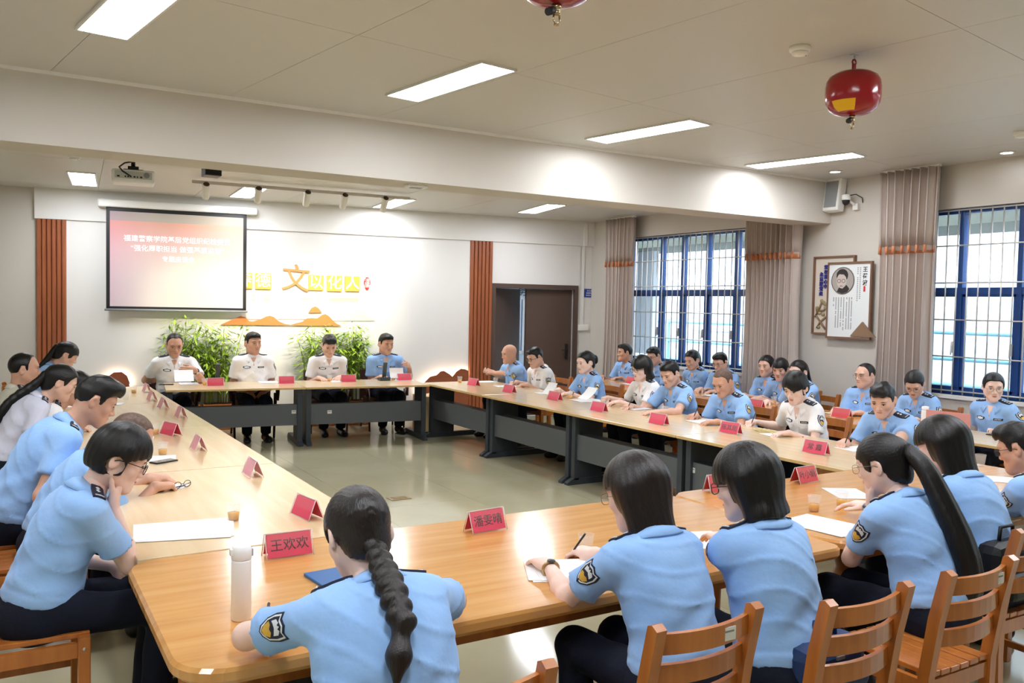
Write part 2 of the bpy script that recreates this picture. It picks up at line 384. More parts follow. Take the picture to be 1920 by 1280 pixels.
for px, py, lb in ((.95, 1.6, 'over the braided woman'), (3.2, 1.95, 'over the long ponytail'), (5.4, 2.2, 'over the end of the right wood table'), (-1.6, 4.7, 'left of the left row'), (-1.3, 1.2, 'left of the camera'), (7.6, 2.3, 'over the near window')):
    lamp_at('long flush ceiling lamp outside the view, '+lb, px, py, ZC, .145, 'lamps outside the view')
ceil_lamp('long flush ceiling lamp left of the projector', [(140, 345), (178, 347), (132, 322), (172, 322)], ZC2, G2)
ceil_lamp('long flush ceiling lamp above the projection screen end', [(440, 366), (466, 367), (464, 351), (491, 352)], ZC2, G2)
ceil_lamp('long flush ceiling lamp above the gold lettering', [(703, 386), (733, 388), (745, 372), (771, 374)], ZC2, G2)
ceil_lamp('long flush ceiling lamp above the brown door', [(974, 397), (1000, 398), (1032, 381), (1056, 383)], ZC2, G2)
def downlight(label, px, py):
    p = atz(px, py, ZC); t = thing('downlight', label, 'downlight', (p[0], p[1], ZC), 0, 'round downlights by the window wall')
    part('trim_ring', ALU, t, lambda m: m.lathe([(.075, 0), (.075, -.008), (.055, -.012), (.055, -.004)], 20)); part('diffuser', LEDW, t, lambda m: m.lathe([(.055, -.003), (.055, -.006), (0.0001, -.008)], 20))
downlight('round ceiling downlight nearest the wall loudspeaker', 1566, 321); downlight('round ceiling downlight at the right edge of the ceiling', 1888, 285)
def smoke(label, p, r=.062):
    t = thing('smoke_detector', label, 'smoke detector', p, 0, 'ceiling smoke detectors')
    part('base', WHITEP, t, lambda m: m.lathe([(r, 0), (r*1.02, -.012), (r*.95, -.028), (r*.9, -.03)], 22)); part('cap', WHITEP, t, lambda m: m.lathe([(r*.78, -.03), (r*.74, -.046), (r*.4, -.052), (.0001, -.053)], 22))
    part('indicator', mat('led_red', '#b33a2c', .4), t, lambda m: m.ell((r*.5, -r*.3, -.05), (.004, .004, .003)))
q = atz(1500, 88, ZC); smoke('white smoke detector beside the red extinguisher', (q[0], q[1], ZC))
q = atz(1915, 247, ZC); smoke('white smoke detector at the right edge of the view', (q[0], q[1], ZC))
q = atz(140, 290, ZC2); smoke('white smoke detector above the left lamp behind the beam', (q[0], q[1], ZC2))
# ---- hanging powder extinguishers
REDP = mat('extinguisher_red', '#960b16', .18, spec=.5, coat=.3); BRASS = mat('brass', '#b6a07a', .25, .85); YELL = mat('label_yellow', '#e6b413', .5)
def extinguisher(label, p):
    t = thing('hanging_extinguisher', label, 'extinguisher', (p[0], p[1], ZC), 0, 'red extinguishers hanging from the ceiling')
    part('tank', REDP, t, lambda m: m.lathe([(.0001, -.098), (.06, -.1), (.105, -.112), (.142, -.135), (.158, -.165), (.163, -.2), (.163, -.26), (.157, -.295), (.137, -.33), (.105, -.352), (.06, -.366), (.0001, -.37)], 40))
    part('hanger', REDP, t, lambda m: (m.box((-.012, -.006, -.1), (.012, .006, -.055)), m.tube([(.016*math.cos(a*.7854), 0, -.045+.016*math.sin(a*.7854)) for a in range(9)], .006, 6)))
    part('hook', STEEL, t, lambda m: (m.tube([(0, 0, 0), (0, 0, -.02), (.014, .0, -.03), (.012, 0, -.045), (0, 0, -.05)], .0035, 6), m.box((-.025, -.012, -.004), (.025, .012, 0))))
    v = part('valve', BRASS, t, lambda m: m.lathe([(.02, -.368), (.02, -.385), (.012, -.388), (.016, -.395), (.016, -.405), (.01, -.41)], 14))
    part('nozzle', BRASS, v, lambda m: (m.tube([(.012, 0, -.4), (.016, 0, -.43), (0, 0, -.448)], .004, 6), m.tube([(-.012, 0, -.4), (-.016, 0, -.43), (0, 0, -.448)], .004, 6), m.lathe([(.012, -.446), (.012, -.452), (.0001, -.454)], 12)))
    part('gauge', DARKP, v, lambda m: m.tube([(-.015, -.0, -.392), (-.05, -.012, -.408)], .016, 12))
    # yellow label on the lower shoulder, facing the camera
    a0 = math.atan2(-p[1], -p[0])
    def lab(m):
        prof = [(.1645, -.26), (.1585, -.295), (.1385, -.331), (.1065, -.3535)]; n = 9
        prof = prof[1:]
        vs = [(r*math.cos(a0-.85+.95*k/n), r*math.sin(a0-.85+.95*k/n), z-.001) for r, z in prof for k in range(n+1)]
        m.add(vs, [(i*(n+1)+k, i*(n+1)+k+1, (i+1)*(n+1)+k+1, (i+1)*(n+1)+k) for i in range(2) for k in range(n)], 0, True)
    part('yellow_label', YELL, t, lab)
extinguisher('red hanging powder extinguisher with a yellow label beside the smoke detector', (4.48, 3.44))
extinguisher('red hanging extinguisher cut off by the top edge of the view', (1.91, 2.87))
# ---- projector, rear loudspeaker box, track with spots, sensor
PROJ = mat('projector_white', '#eef0f1', .4)
t = thing('projector', 'white ceiling projector on a black bracket behind the beam', 'projector', (1.16, 9.4, 0), math.radians(-6))
part('casing', PROJ, t, lambda m: m.box((-.2, -.14, 2.975), (.2, .16, 3.105), bev=.02))
part('rear_panel', mat('projector_ports', '#c4c8c6', .5), t, lambda m: m.box((-.17, -.145, 3.015), (.17, -.138, 3.085)))
for i, (xx, w) in enumerate([(-.15, .025), (-.08, .012), (-.055, .012), (-.03, .012), (.0, .018), (.03, .012), (.06, .02)]): part('socket', DARKP, t, lambda m: m.box((xx, -.149, 3.025), (xx+w, -.144, 3.04)))
part('vent', GREYP, t, lambda m: m.tube([(.12, -.143, 3.055), (.12, -.149, 3.055)], .028, 14))
part('bracket', DARKP, t, lambda m: (m.box((-.09, -.09, 3.1), (.09, .09, 3.115)), m.box((-.05, -.05, 3.115), (.05, .05, 3.15)), m.tube([(0, 0, 3.15), (0, 0, ZC2)], .02, 10)))
part('cable', DARKP, t, lambda m: m.tube([(0, -.03, 3.2), (-.08, -.1, 3.17), (-.13, -.15, 3.12), (-.1, -.17, 3.08), (-.02, -.16, 3.03)], .008, 6))
t = thing('ceiling_loudspeaker', 'small black box loudspeaker under the ceiling right of the projector', 'loudspeaker', (1.84, 9.0, 0))
part('cabinet', DARKP, t, lambda m: m.box((-.08, -.1, 3.07), (.08, .1, ZC2-.02), bev=.006)); part('mount', DARKP, t, lambda m: m.box((-.03, -.03, ZC2-.02), (.03, .03, ZC2)))
part('grille', mat('grille_black', '#101012', .7), t, lambda m: m.box((-.07, -.104, 3.08), (.07, -.1, ZC2-.035)))
TRK = mat('track_grey', '#cfc9c2', .4); SPOTE = mat('spot_glow', '#ffffff', .5, emit=('#ffe9c4', 30.)); SPIN = mat('spot_inner', '#4a3524', .5)
t0_, t1_ = atz(360, 342, 3.19), atz(768, 374, 3.19)
t = thing('track_rail', 'pale lighting track crossing the ceiling before the screen wall', 'track rail', tuple(t0_))
dv_ = t1_-t0_
part('rail', TRK, t, lambda m: m.box((0, -.017, -.008), (float(np.hypot(dv_[0], dv_[1])), .017, .03)), rot=(0, 0, math.atan2(dv_[1], dv_[0])))
SPN = ['first', 'second', 'third', 'fourth', 'fifth']
for i, (px, py) in enumerate([(400, 360), (499, 368), (591, 375), (660, 380), (735, 385)]):
    f_ = (aty(px, py, 10.1)[0]-t0_[0])/dv_[0]; b = t0_+dv_*f_
    s_ = thing('spotlight', 'white cylinder spotlight, %s along the track from the left' % SPN[i], 'spotlight', (b[0], b[1], 3.19), 0, 'white spotlights on the ceiling track')
    tilt = Matrix.Translation((0, 0, -.07)) @ Matrix.Rotation(-BETA, 4, 'Z') @ Matrix.Rotation(math.radians(52), 4, 'X')
    part('adapter', WHITEP, s_, lambda m: m.box((-.04, -.02, -.03), (.04, .02, -.009))); part('stem', WHITEP, s_, lambda m: m.tube([(0, 0, -.03), (0, 0, -.075)], .008, 8))
    hd = part('head', WHITEP, s_, lambda m: m.lathe([(.0001, .09), (.039, .09), (.042, .085), (.042, -.13), (.04, -.135), (.034, -.135), (.034, -.07)], 20), matrix=tilt)
    part('back_cap', SPIN, hd, lambda m: m.lathe([(.036, .0905), (.0001, .092)], 16))
    part('lamp_face', SPOTE, hd, lambda m: m.lathe([(.0335, -.08), (.0001, -.081)], 16))
    ld = bpy.data.lights.new('spot', 'SPOT'); ld.energy = 60; ld.color = (1., .88, .68); ld.spot_size = math.radians(50); ld.spot_blend = .9; ld.shadow_soft_size = .03
    lo = bpy.data.objects.new('spot_light', ld); COL.objects.link(lo); lo.parent = s_
    lo.matrix_local = tilt @ Matrix.Translation((0, 0, -.14))
q = atz(780, 347, 2.89); t = thing('motion_sensor', 'flat white sensor box under the beam', 'sensor', (q[0], q[1], 2.89))
part('housing', WHITEP, t, lambda m: m.box((-.1, -.05, -.025), (.1, .05, 0), bev=.008)); part('lens', GREYP, t, lambda m: m.box((-.05, -.03, -.029), (.05, .03, -.025)))
# ---- wall loudspeaker and camera on the right wall
q = atx(1575, 369, XR); t = thing('wall_loudspeaker', 'white wall loudspeaker with grey grille beside the security camera', 'loudspeaker', (XR, q[1], q[2]))
def rel(px, py): r = atx(px, py, XR); return r[1]-q[1], r[2]-q[2]
part('cabinet', WHITEP, t, lambda m: m.box((-.16, -.11, -.2), (-.03, .11, .2), bev=.02), rot=(0, math.radians(8), 0)); part('grille', GREYP, t, lambda m: m.box((-.166, -.085, -.16), (-.158, .085, .15)), rot=(0, math.radians(8), 0)); part('bracket', DARKP, t, lambda m: m.box((-.06, -.02, -.03), (0, .02, .03)))
q = atx(1604, 378, XR); t = thing('security_camera', 'small white dome camera with black lens on the right wall', 'camera', (XR, q[1], q[2]))
part('base', WHITEP, t, lambda m: m.box((-.05, -.07, -.1), (0, .0, -.03))); part('arm', WHITEP, t, lambda m: m.tube([(-.03, -.035, -.05), (-.08, -.01, -.02), (-.12, .02, .03)], .014, 8))
h_ = part('dome', WHITEP, t, lambda m: m.lathe([(.0001, .1), (.03, .098), (.05, .085), (.052, .05), (.052, .03)], 20), loc=(-.13, .03, -.02)); part('lens', DARKP, t, lambda m: m.ell((-.13, .03, .0), (.045, .045, .05)))
part('cable', DARKP, t, lambda m: m.tube([(-.13, .0, .06), (-.1, -.08, .07), (-.04, -.12, .03), (0, -.1, -.02)], .006, 6))
# ---- things on the back wall
def onwall(name, label, cat, group=None):
    o = thing(name, label, cat, group=group); o.matrix_world = BW; return o
u, z = pw(862/1., 408); ucx, zcx = pw(1089, 408); 
t = onwall('wall_sensor', 'tiny white sensor at the top of the wall trunking', 'sensor'); part('housing', WHITEP, t, lambda m: m.box((ucx-.05, -.12, zcx-.03), (ucx+.05, -.06, zcx+.04), bev=.01)); part('lens', DARKP, t, lambda m: (m.box((ucx-.03, -.123, zcx-.025), (ucx+.03, -.12, zcx-.005))))
uc = pw(1093, 500)[0]; zj = pw(1096, 614)[1]
t = onwall('cable_trunking', 'thin white vertical trunking ending at a switch box right of the door', 'trunking')
part('upper_duct', WHITEP, t, lambda m: m.box((uc-.03, -.09, zl), (uc+.03, -.06, ZC2-.03))); part('lower_duct', WHITEP, t, lambda m: m.box((uc-.02, -.025, zj+.05), (uc+.02, 0, zl))); part('switch_box', WHITEP, t, lambda m: m.box((uc-.09, -.04, zj-.05), (uc+.11, 0, zj+.05), bev=.006))
u0, z0 = pw(1092, 557); u1, z1 = pw(1119, 542)
t = onwall('wall_sign', 'small dark blue notice with white text right of the door', 'sign')
part('plate', mat('sign_blue', '#1c3f9c', .4), t, lambda m: m.box((u0, -.012, z0), (u1, 0, z1)))
for i, sx in enumerate(('安全出口', '请保持通道', '畅通禁止堵塞')):
    link('lettering', text_mesh(sx, .03 if i < 2 else .026, .0008), WHITEP, t, matrix=Matrix.Translation(((u0+u1)/2, -.0135, z1-(z1-z0)*(.24+.27*i))) @ Matrix.Rotation(math.pi/2, 4, 'X'))
# projection screen
so = .16
(a0, b0), (a1, b1) = pw(199, 579, so), pw(462, 402, so); aL = (pw(200, 388, so)[0]+pw(198, 579, so)[0])/2; aR = (pw(463, 402, so)[0]+pw(461, 582, so)[0])/2
zT = (pw(200, 388, so)[1]+pw(463, 402, so)[1])/2; zB = (pw(198, 579, so)[1]+pw(461, 582, so)[1])/2
t = onwall('projection_screen', 'pull-down projection screen showing a pale pink slide with white title', 'screen')
part('border', DARKP, t, lambda m: [m.box(p, q) for p, q in (((aL, -so, zB), (aL+.045, -so+.004, zT)), ((aR-.045, -so, zB), (aR, -so+.004, zT)), ((aL, -so, zT-.05), (aR, -so+.004, zT)), ((aL, -so, zB), (aR, -so+.004, zB+.035)))])
def slide_mat():
    m = bpy.data.materials.new('projected_slide'); m.use_nodes = True; N = m.node_tree.nodes; K = m.node_tree.links; b = N['Principled BSDF']
    tc = N.new('ShaderNodeTexCoord'); mp = N.new('ShaderNodeSeparateXYZ'); K.new(tc.outputs['Generated'], mp.inputs[0])
    g1 = N.new('ShaderNodeValToRGB'); e = g1.color_ramp.elements
    e[0].position = 0; e[0].color = lin('#dcd7d0'); e[1].position = .34; e[1].color = lin('#dad0c8')
    for pos, c in ((.6, '#dcc4bc'), (.78, '#ddb3a9'), (.905, '#e0ae9c'), (.906, '#b9b4aa'), (1., '#b6b2a9')): k = e.new(pos); k.color = lin(c)
    K.new(mp.outputs['Z'], g1.inputs[0])
    g2 = N.new('ShaderNodeValToRGB'); e = g2.color_ramp.elements; e[0].position = 0; e[0].color = lin('#e3cfe0'); e[1].position = .3; e[1].color = lin('#f6f0ee'); k = e.new(.7); k.color = lin('#f8efe4'); k = e.new(1.); k.color = lin('#f1ece8')
    K.new(mp.outputs['X'], g2.inputs[0])
    mx = N.new('ShaderNodeMix'); mx.data_type = 'RGBA'; mx.blend_type = 'MULTIPLY'; mx.inputs[0].default_value = 1.
    K.new(g1.outputs[0], mx.inputs[6]); K.new(g2.outputs[0], mx.inputs[7]); K.new(mx.outputs[2], b.inputs['Base Color'])
    K.new(mx.outputs[2], b.inputs['Emission Color']); b.inputs['Emission Strength'].default_value = .06; b.inputs['Roughness'].default_value = .9; return m
sf = part('slide', slide_mat(), t, lambda m: m.box((aL+.045, -so+.001, zB+.035), (aR-.045, -so+.006, zT-.05)))
SLT = mat('slide_text', '#f4f4f4', .9, emit=('#ffffff', .2))
W_ = aR-aL; Hs = zT-zB
for i, (s_, sz, zz) in enumerate((('福建警察学院基层党组织纪检委员', .092, .70), ('“强化履职担当 做强基层监督”', .092, .605), ('专题座谈会', .085, .505))):
    link('slide_line', text_mesh(s_, sz, .001, bold=.0004), SLT, sf, matrix=Matrix.Translation(((aL+aR)/2, -so-.002, zB+Hs*zz)) @ Matrix.Rotation(math.pi/2, 4, 'X'))
part('bottom_bar', GREYP, t, lambda m: m.tube([(aL-.02, -so, zB-.012), (aR+.02, -so, zB-.012)], .016, 8))
cz0 = pw(183, 384, so)[1]; cx0 = pw(183, 384, so)[0]; cx1 = pw(482, 396, so)[0]
part('casing', WHITEP, t, lambda m: m.box((cx0, -so-.05, zT+.0), (cx1, -.05, zT+.1), bev=.02))
# gold lettering
GOLDT = mat('letter_gold', '#e3b04a', .45); GOLDB = mat('letter_bronze', '#c98a4e', .45); REDS = mat('seal_red', '#c9302c', .5)
def sq(px0, py0, px1, py1): a, b = pw(px0, py1, .03); c, d = pw(px1, py0, .03); return a, b, c, d
def letter(label, ch, box):
    a, b, c, d = sq(*box); t = onwall('letter_tile', label, 'letter tile', 'gold letter tiles on the wall'); w = c-a
    part('tile', GOLDT, t, lambda m: m.box((a, -.06, b), (c, -.03, d), bev=.006))
    link('character', text_mesh(ch, w*.98, .003, bold=.002), WHITEP, t, matrix=Matrix.Translation(((a+c)/2, -.063, (b+d)/2)) @ Matrix.Rotation(math.pi/2, 4, 'X'))
letter('gold wall tile with a white character half hidden by the screen', '养', (443, 511.5, 473, 541)); letter('gold wall tile with a white character just right of the screen', '德', (478, 512.5, 508, 542))
letter('gold wall tile with a white character right after the large bronze character', '以', (578, 516, 606, 544)); letter('gold wall tile with a white character, middle of the right three', '化', (612.5, 517, 641, 546)); letter('gold wall tile with a white character beside the red seal', '人', (646, 518, 674, 546))
a, b, c, d = sq(527, 499, 581, 551); t = onwall('wall_character', 'large bronze brush character standing off the wall between gold tiles', 'letter')
link('strokes', text_mesh('文', (c-a)*1.02, .012, bold=.001), GOLDB, t, matrix=Matrix.Translation(((a+c)/2, -.05, (b+d)/2)) @ Matrix.Rotation(math.pi/2, 4, 'X') @ Matrix([[1, .12, 0, 0], [0, 1, 0, 0], [0, 0, 1, 0], [0, 0, 0, 1]]))
a, b, c, d = sq(682, 519.5, 694, 543.5); t = onwall('wall_seal', 'small red oval seal at the end of the wall lettering', 'seal')
part('plate', REDS, t, lambda m: m.prism([((a+c)/2+(c-a)/2*math.cos(k*.3927)*(1 if k < 9 else .8), (b+d)/2+(d-b)/2*math.sin(k*.3927)) for k in range(16)], -.05, -.03, axis='y'))
link('seal_text', text_mesh('清\n廉', .085, .001, sp=.75), WHITEP, t, matrix=Matrix.Translation(((a+c)/2, -.052, (b+d)/2)) @ Matrix.Rotation(math.pi/2, 4, 'X'))
def cp(pts, off): return [pw(400+x/5.647, 470+y/5.647, off) for x, y in pts]
def relief(name, label, groups, m_, off, th):
    t = onwall(name, label, 'wall relief')
    for g in groups:
        P = cp(g, off); part('hill', m_, t, lambda m: m.prism(P, -off-th, -off, axis='y'))
relief('hill_relief', 'pale grey hill shapes behind the orange hill range on the wall', [[(340, 725), (340, 640), (420, 610), (480, 630), (560, 660), (640, 700), (720, 650), (800, 610), (860, 610), (900, 640), (980, 690), (980, 725)], [(1230, 742), (1230, 680), (1300, 650), (1400, 620), (1480, 590), (1530, 590), (1600, 660), (1710, 742)]], mat('relief_grey', '#cfc9c6', .6), .03, .01)
relief('hill_relief', 'orange hill range with a small floating peak on the wall below the lettering', [[(75, 782), (150, 750), (230, 715), (290, 690), (340, 705), (380, 745), (420, 748), (500, 725), (560, 695), (600, 688), (640, 700), (690, 745), (760, 775), (820, 783), (880, 765), (940, 752), (990, 715), (1040, 712), (1100, 715), (1150, 680), (1185, 670), (1220, 690), (1270, 745), (1310, 775), (1360, 795)], [(1005, 655), (1040, 605), (1075, 588), (1110, 605), (1150, 655)]], mat('relief_orange', '#cf8447', .5), .042, .015)
t = onwall('small_print', 'faint pale lines of small print under the gold lettering', 'lettering')
for (x0, x1, y0, y1) in ((405, 440, 460, 485), (405, 440, 505, 535), (530, 600, 465, 480), (530, 600, 500, 535), (925, 1040, 495, 515), (1090, 1130, 500, 530), (1230, 1535, 500, 506), (1230, 1535, 516, 521), (1230, 1535, 532, 537)):
    (a, b), (c, d) = pw(400+x0/5.647, 470+y1/5.647, .03), pw(400+x1/5.647, 470+y0/5.647, .03); part('line', mat('print_pale', '#dfdfa8', .6), t, lambda m: m.box((a, -.034, b), (c, -.03, d)))
# low wooden hill panels with a light behind them
HILLW = mat('hill_wood', '#8a4a2c', .5, noise=(3., (1, 1, 10), '#995535', .35, .7)); GLOW = mat('led_strip', '#ffffff', .5, emit=('#ffedd0', 14.))
def hillpanel(label, poly, off):
    t = onwall('hill_panel', label, 'wall panel'); P = poly
    part('board', HILLW, t, lambda m: m.prism(P, -off-.018, -off, axis='y'))
    top = [p for p in P if p[1] > .25]
    part('led_strip', GLOW, t, lambda m: m.tube([(p[0], -off+.02, p[1]-.05) for p in top], .008, 6)); return t
def hp(*pts): return [pw(x, y, .1) for x, y in pts]
P = hp((796, 716), (806, 706), (818, 703), (826, 696), (832, 695), (842, 701), (848, 706), (856, 696), (864, 691), (872, 692), (878, 695)); P = [(P[0][0]-.25, .02)]+[(P[0][0]-.12, .5)]+P+[(P[-1][0], .02)]
t = hillpanel('low wooden hill-shaped panel glowing at its edge right of the head table', P, .1)
for (x0, y0, x1, y1, x2, y2) in ((806, 726, 816, 732, 823, 747), (804, 736, 814, 740, 824, 748), (828, 733, 833, 741, 837, 747)):
    q_ = [pw(x0, y0, .12), pw(x1, y1, .12), pw(x2, y2, .12)]; part('gold_line', mat('gold_line', '#e8c890', .4), t, lambda m: m.tube([(a, -.12, b) for a, b in q_], .006, 5))
P = hp((196, 716), (203, 705), (213, 698), (228, 697), (238, 704), (243, 716)); P = [(P[0][0]-.05, .02)]+P+[(P[-1][0]+.02, .02)]
hillpanel('small wooden hill-shaped panel glowing at its edge left of the head table', P, .1)
# ---- portrait boards on the right wall
FRB = mat('frame_walnut', '#7c5a45', .45); PAP = mat('board_white', '#e6ebec', .5); PAPB = mat('board_cream', '#d8d0c2', .6); INK = mat('print_black', '#23211f', .7); INKB = mat('print_blue', '#2a2f8c', .6); INKG = mat('print_grey', '#6e716f', .7)
RWX = Matrix(((0, 0, -1, 0), (-1, 0, 0, 0), (0, 1, 0, 0), (0, 0, 0, 1)))   # text plane: x -> -Y, y -> Z, normal -> -X
def atw(px, py, off): r = atx(px, py, XR-off); return r[1], r[2]
def pc(x, y): return 1500+x/6.7375, 460+y/6.7375
t = thing('wall_board', 'cream framed board with blue vertical slogan behind the white portrait board', 'wall board', (XR, 0, 0))
y1, zt_ = atw(*pc(205, 165), .02); y0 = atw(*pc(690, 165), .02)[0]; zb_ = atw(*pc(180, 1095), .02)[1]
part('board', PAPB, t, lambda m: m.box((-.02, y0, zb_), (0, y1, zt_)))
part('frame', FRB, t, lambda m: [m.box(p, q) for p, q in (((-.045, y0-.02, zb_), (0, y0, zt_)), ((-.045, y1, zb_), (0, y1+.02, zt_)), ((-.045, y0-.02, zt_), (0, y1+.02, zt_+.02)), ((-.045, y0-.02, zb_-.02), (0, y1+.02, zb_)))])
for s_, px, py in (('党\n在\n我\n心\n中', 325, 400), ('永\n远\n跟\n党\n走', 268, 490)):
    yy, zz = atw(*pc(px, py), .03); link('slogan', text_mesh(s_, .054, .004, bold=.002, sp=1.08), INKB, t, matrix=Matrix.Translation((-.03, yy, zz)) @ RWX)
BRA = mat('relief_brown', '#8d7257', .6)
for i, pts in enumerate(([(190, 900), (250, 780), (280, 700)], [(200, 880), (320, 1060)], [(210, 1040), (260, 960), (330, 900)], [(215, 850), (205, 790)], [(235, 830), (300, 820), (330, 780)])):
    part('branch', BRA, t, lambda m: m.tube([(-.03,)+tuple(atw(*pc(*p), .03)) for p in pts], .012, 6))
for i, p in enumerate([(275, 700), (300, 720), (215, 790), (245, 850), (290, 870), (320, 790), (235, 1030), (320, 740)]):
    yy, zz = atw(*pc(*p), .03); part('blossom', mat('relief_leaf', '#9b8f6a', .6), t, lambda m: m.ell((-.03, yy, zz), (.012, .025, .022)))
t = thing('portrait_board', 'white framed board with a round monochrome portrait and columns of print', 'wall board', (XR, 0, 0))
yl, ztp = atw(*pc(375, 235), .06); yr = atw(*pc(905, 225), .06)[0]; zbt = atw(*pc(355, 1145), .06)[1]; ztp = (ztp+atw(*pc(905, 225), .06)[1])/2
part('board', PAP, t, lambda m: m.box((-.062, yr, zbt), (-.045, yl, ztp)))
part('frame', FRB, t, lambda m: [m.box(p, q) for p, q in (((-.08, yr-.022, zbt-.022), (-.045, yr, ztp+.022)), ((-.08, yl, zbt-.022), (-.045, yl+.012, ztp+.022)), ((-.08, yr, ztp), (-.045, yl, ztp+.022)), ((-.08, yr, zbt-.022), (-.045, yl, zbt)))])
yc, zc_ = atw(*pc(541, 445), .065); R_ = abs(atw(*pc(392, 445), .065)[0]-yc)*.93
disc = lambda m, r, x0, x1, cy=0., cz=0., sy=1., sz_=1.: m.prism([(yc+cy+r*sy*math.cos(k*.2618), zc_+cz+r*sz_*math.sin(k*.2618)) for k in range(24)], x0, x1, axis='x')
po = part('portrait', mat('photo_ground', '#a9a29d', .6), t, lambda m: disc(m, R_, -.068, -.062)); part('ring', mat('photo_ring', '#6d6a66', .4), po, lambda m: m.tube([(-.066, yc+R_*math.cos(k*.2618), zc_+R_*math.sin(k*.2618)) for k in range(25)], .007, 6, cap=False))
PFL = mat('photo_face', '#c9bdb6', .6); PDK = mat('photo_dark', '#2e2a2b', .6)
hy = atw(*pc(535, 440), .065)[0]-yc
part('print_hair', PDK, po, lambda m: disc(m, R_*.52, -.0686, -.068, hy, R_*.4, 1., .95)); part('print_coat', PDK, po, lambda m: m.prism([(yc+R_*a, zc_+R_*b) for a, b in ((.5, -.84), (.3, -.5), (.0, -.62), (-.35, -.32), (-.62, -.62), (-.45, -.87), (0, -.98))], -.0686, -.068, axis='x'))
part('print_face', PFL, po, lambda m: disc(m, R_*.47, -.0692, -.0686, hy+R_*.05, -R_*.0, .92, 1.22))
part('print_hairline', PDK, po, lambda m: m.prism([(yc+hy+R_*a, zc_+R_*b) for a, b in ((.52, .28), (.3, .5), (-.15, .46), (-.42, .18), (-.5, .5), (-.2, .85), (.25, .85), (.5, .6))], -.0696, -.0692, axis='x'))
for sx in (.22, -.18): part('print_spectacles', PDK, po, lambda m: m.tube([(-.0697, yc+hy+R_*(sx+.05)+R_*.15*math.cos(k*.5236), zc_-R_*.02+R_*.14*math.sin(k*.5236)) for k in range(13)], .0025, 5, cap=False))
part('print_moustache', PDK, po, lambda m: m.prism([(yc+hy+R_*a, zc_+R_*b) for a, b in ((.28, -.46), (.08, -.36), (-.16, -.46), (.06, -.42))], -.0696, -.0692, axis='x'))
yy, zz = atw(*pc(822, 390), .065); link('heading', text_mesh('王\n荷\n波', .066, .0008, bold=.0015, sp=1.15), INK, t, matrix=Matrix.Translation((-.063, yy, zz)) @ RWX)
yy, zz = atw(*pc(812, 545), .065); part('red_mark', REDS, t, lambda m: m.box((-.064, yy-.012, zz-.035), (-.062, yy+.012, zz+.03)))
rr_ = random.Random(3)
for i, px in enumerate((425, 455, 487, 520, 553, 590, 622, 652)):
    ln = {0: .12, 7: .42}.get(i, .4)*rr_.uniform(.92, 1.); ya, za = atw(*pc(px, 655), .065)
    part('print_column', INKG, t, lambda m: [m.box((-.0632, ya-.006, za-k*.0135-.0085), (-.062, ya+.006, za-k*.0135)) for k in range(int(ln/.0135)) if rr_.random() > .08])['kind'] = 'stuff'
for px, py, ln in ((765, 275, .38), (733, 275, .1), (728, 400, .3)):
    ya, za = atw(*pc(px, py), .065); part('print_column', mat('print_pale_grey', '#a9adab', .7), t, lambda m: [m.box((-.0632, ya-.008, za-k*.022-.014), (-.062, ya+.008, za-k*.022)) for k in range(int(ln/.022))])['kind'] = 'stuff'
P = [atw(*pc(x, y), .06) for x, y in ((645, 1145), (800, 965), (965, 1165))]
part('triangle', mat('board_bronze', '#8b6f55', .5, bump=(60., (1, 30, 30), .3, .004)), t, lambda m: m.prism(P, -.085, -.062, axis='x'))
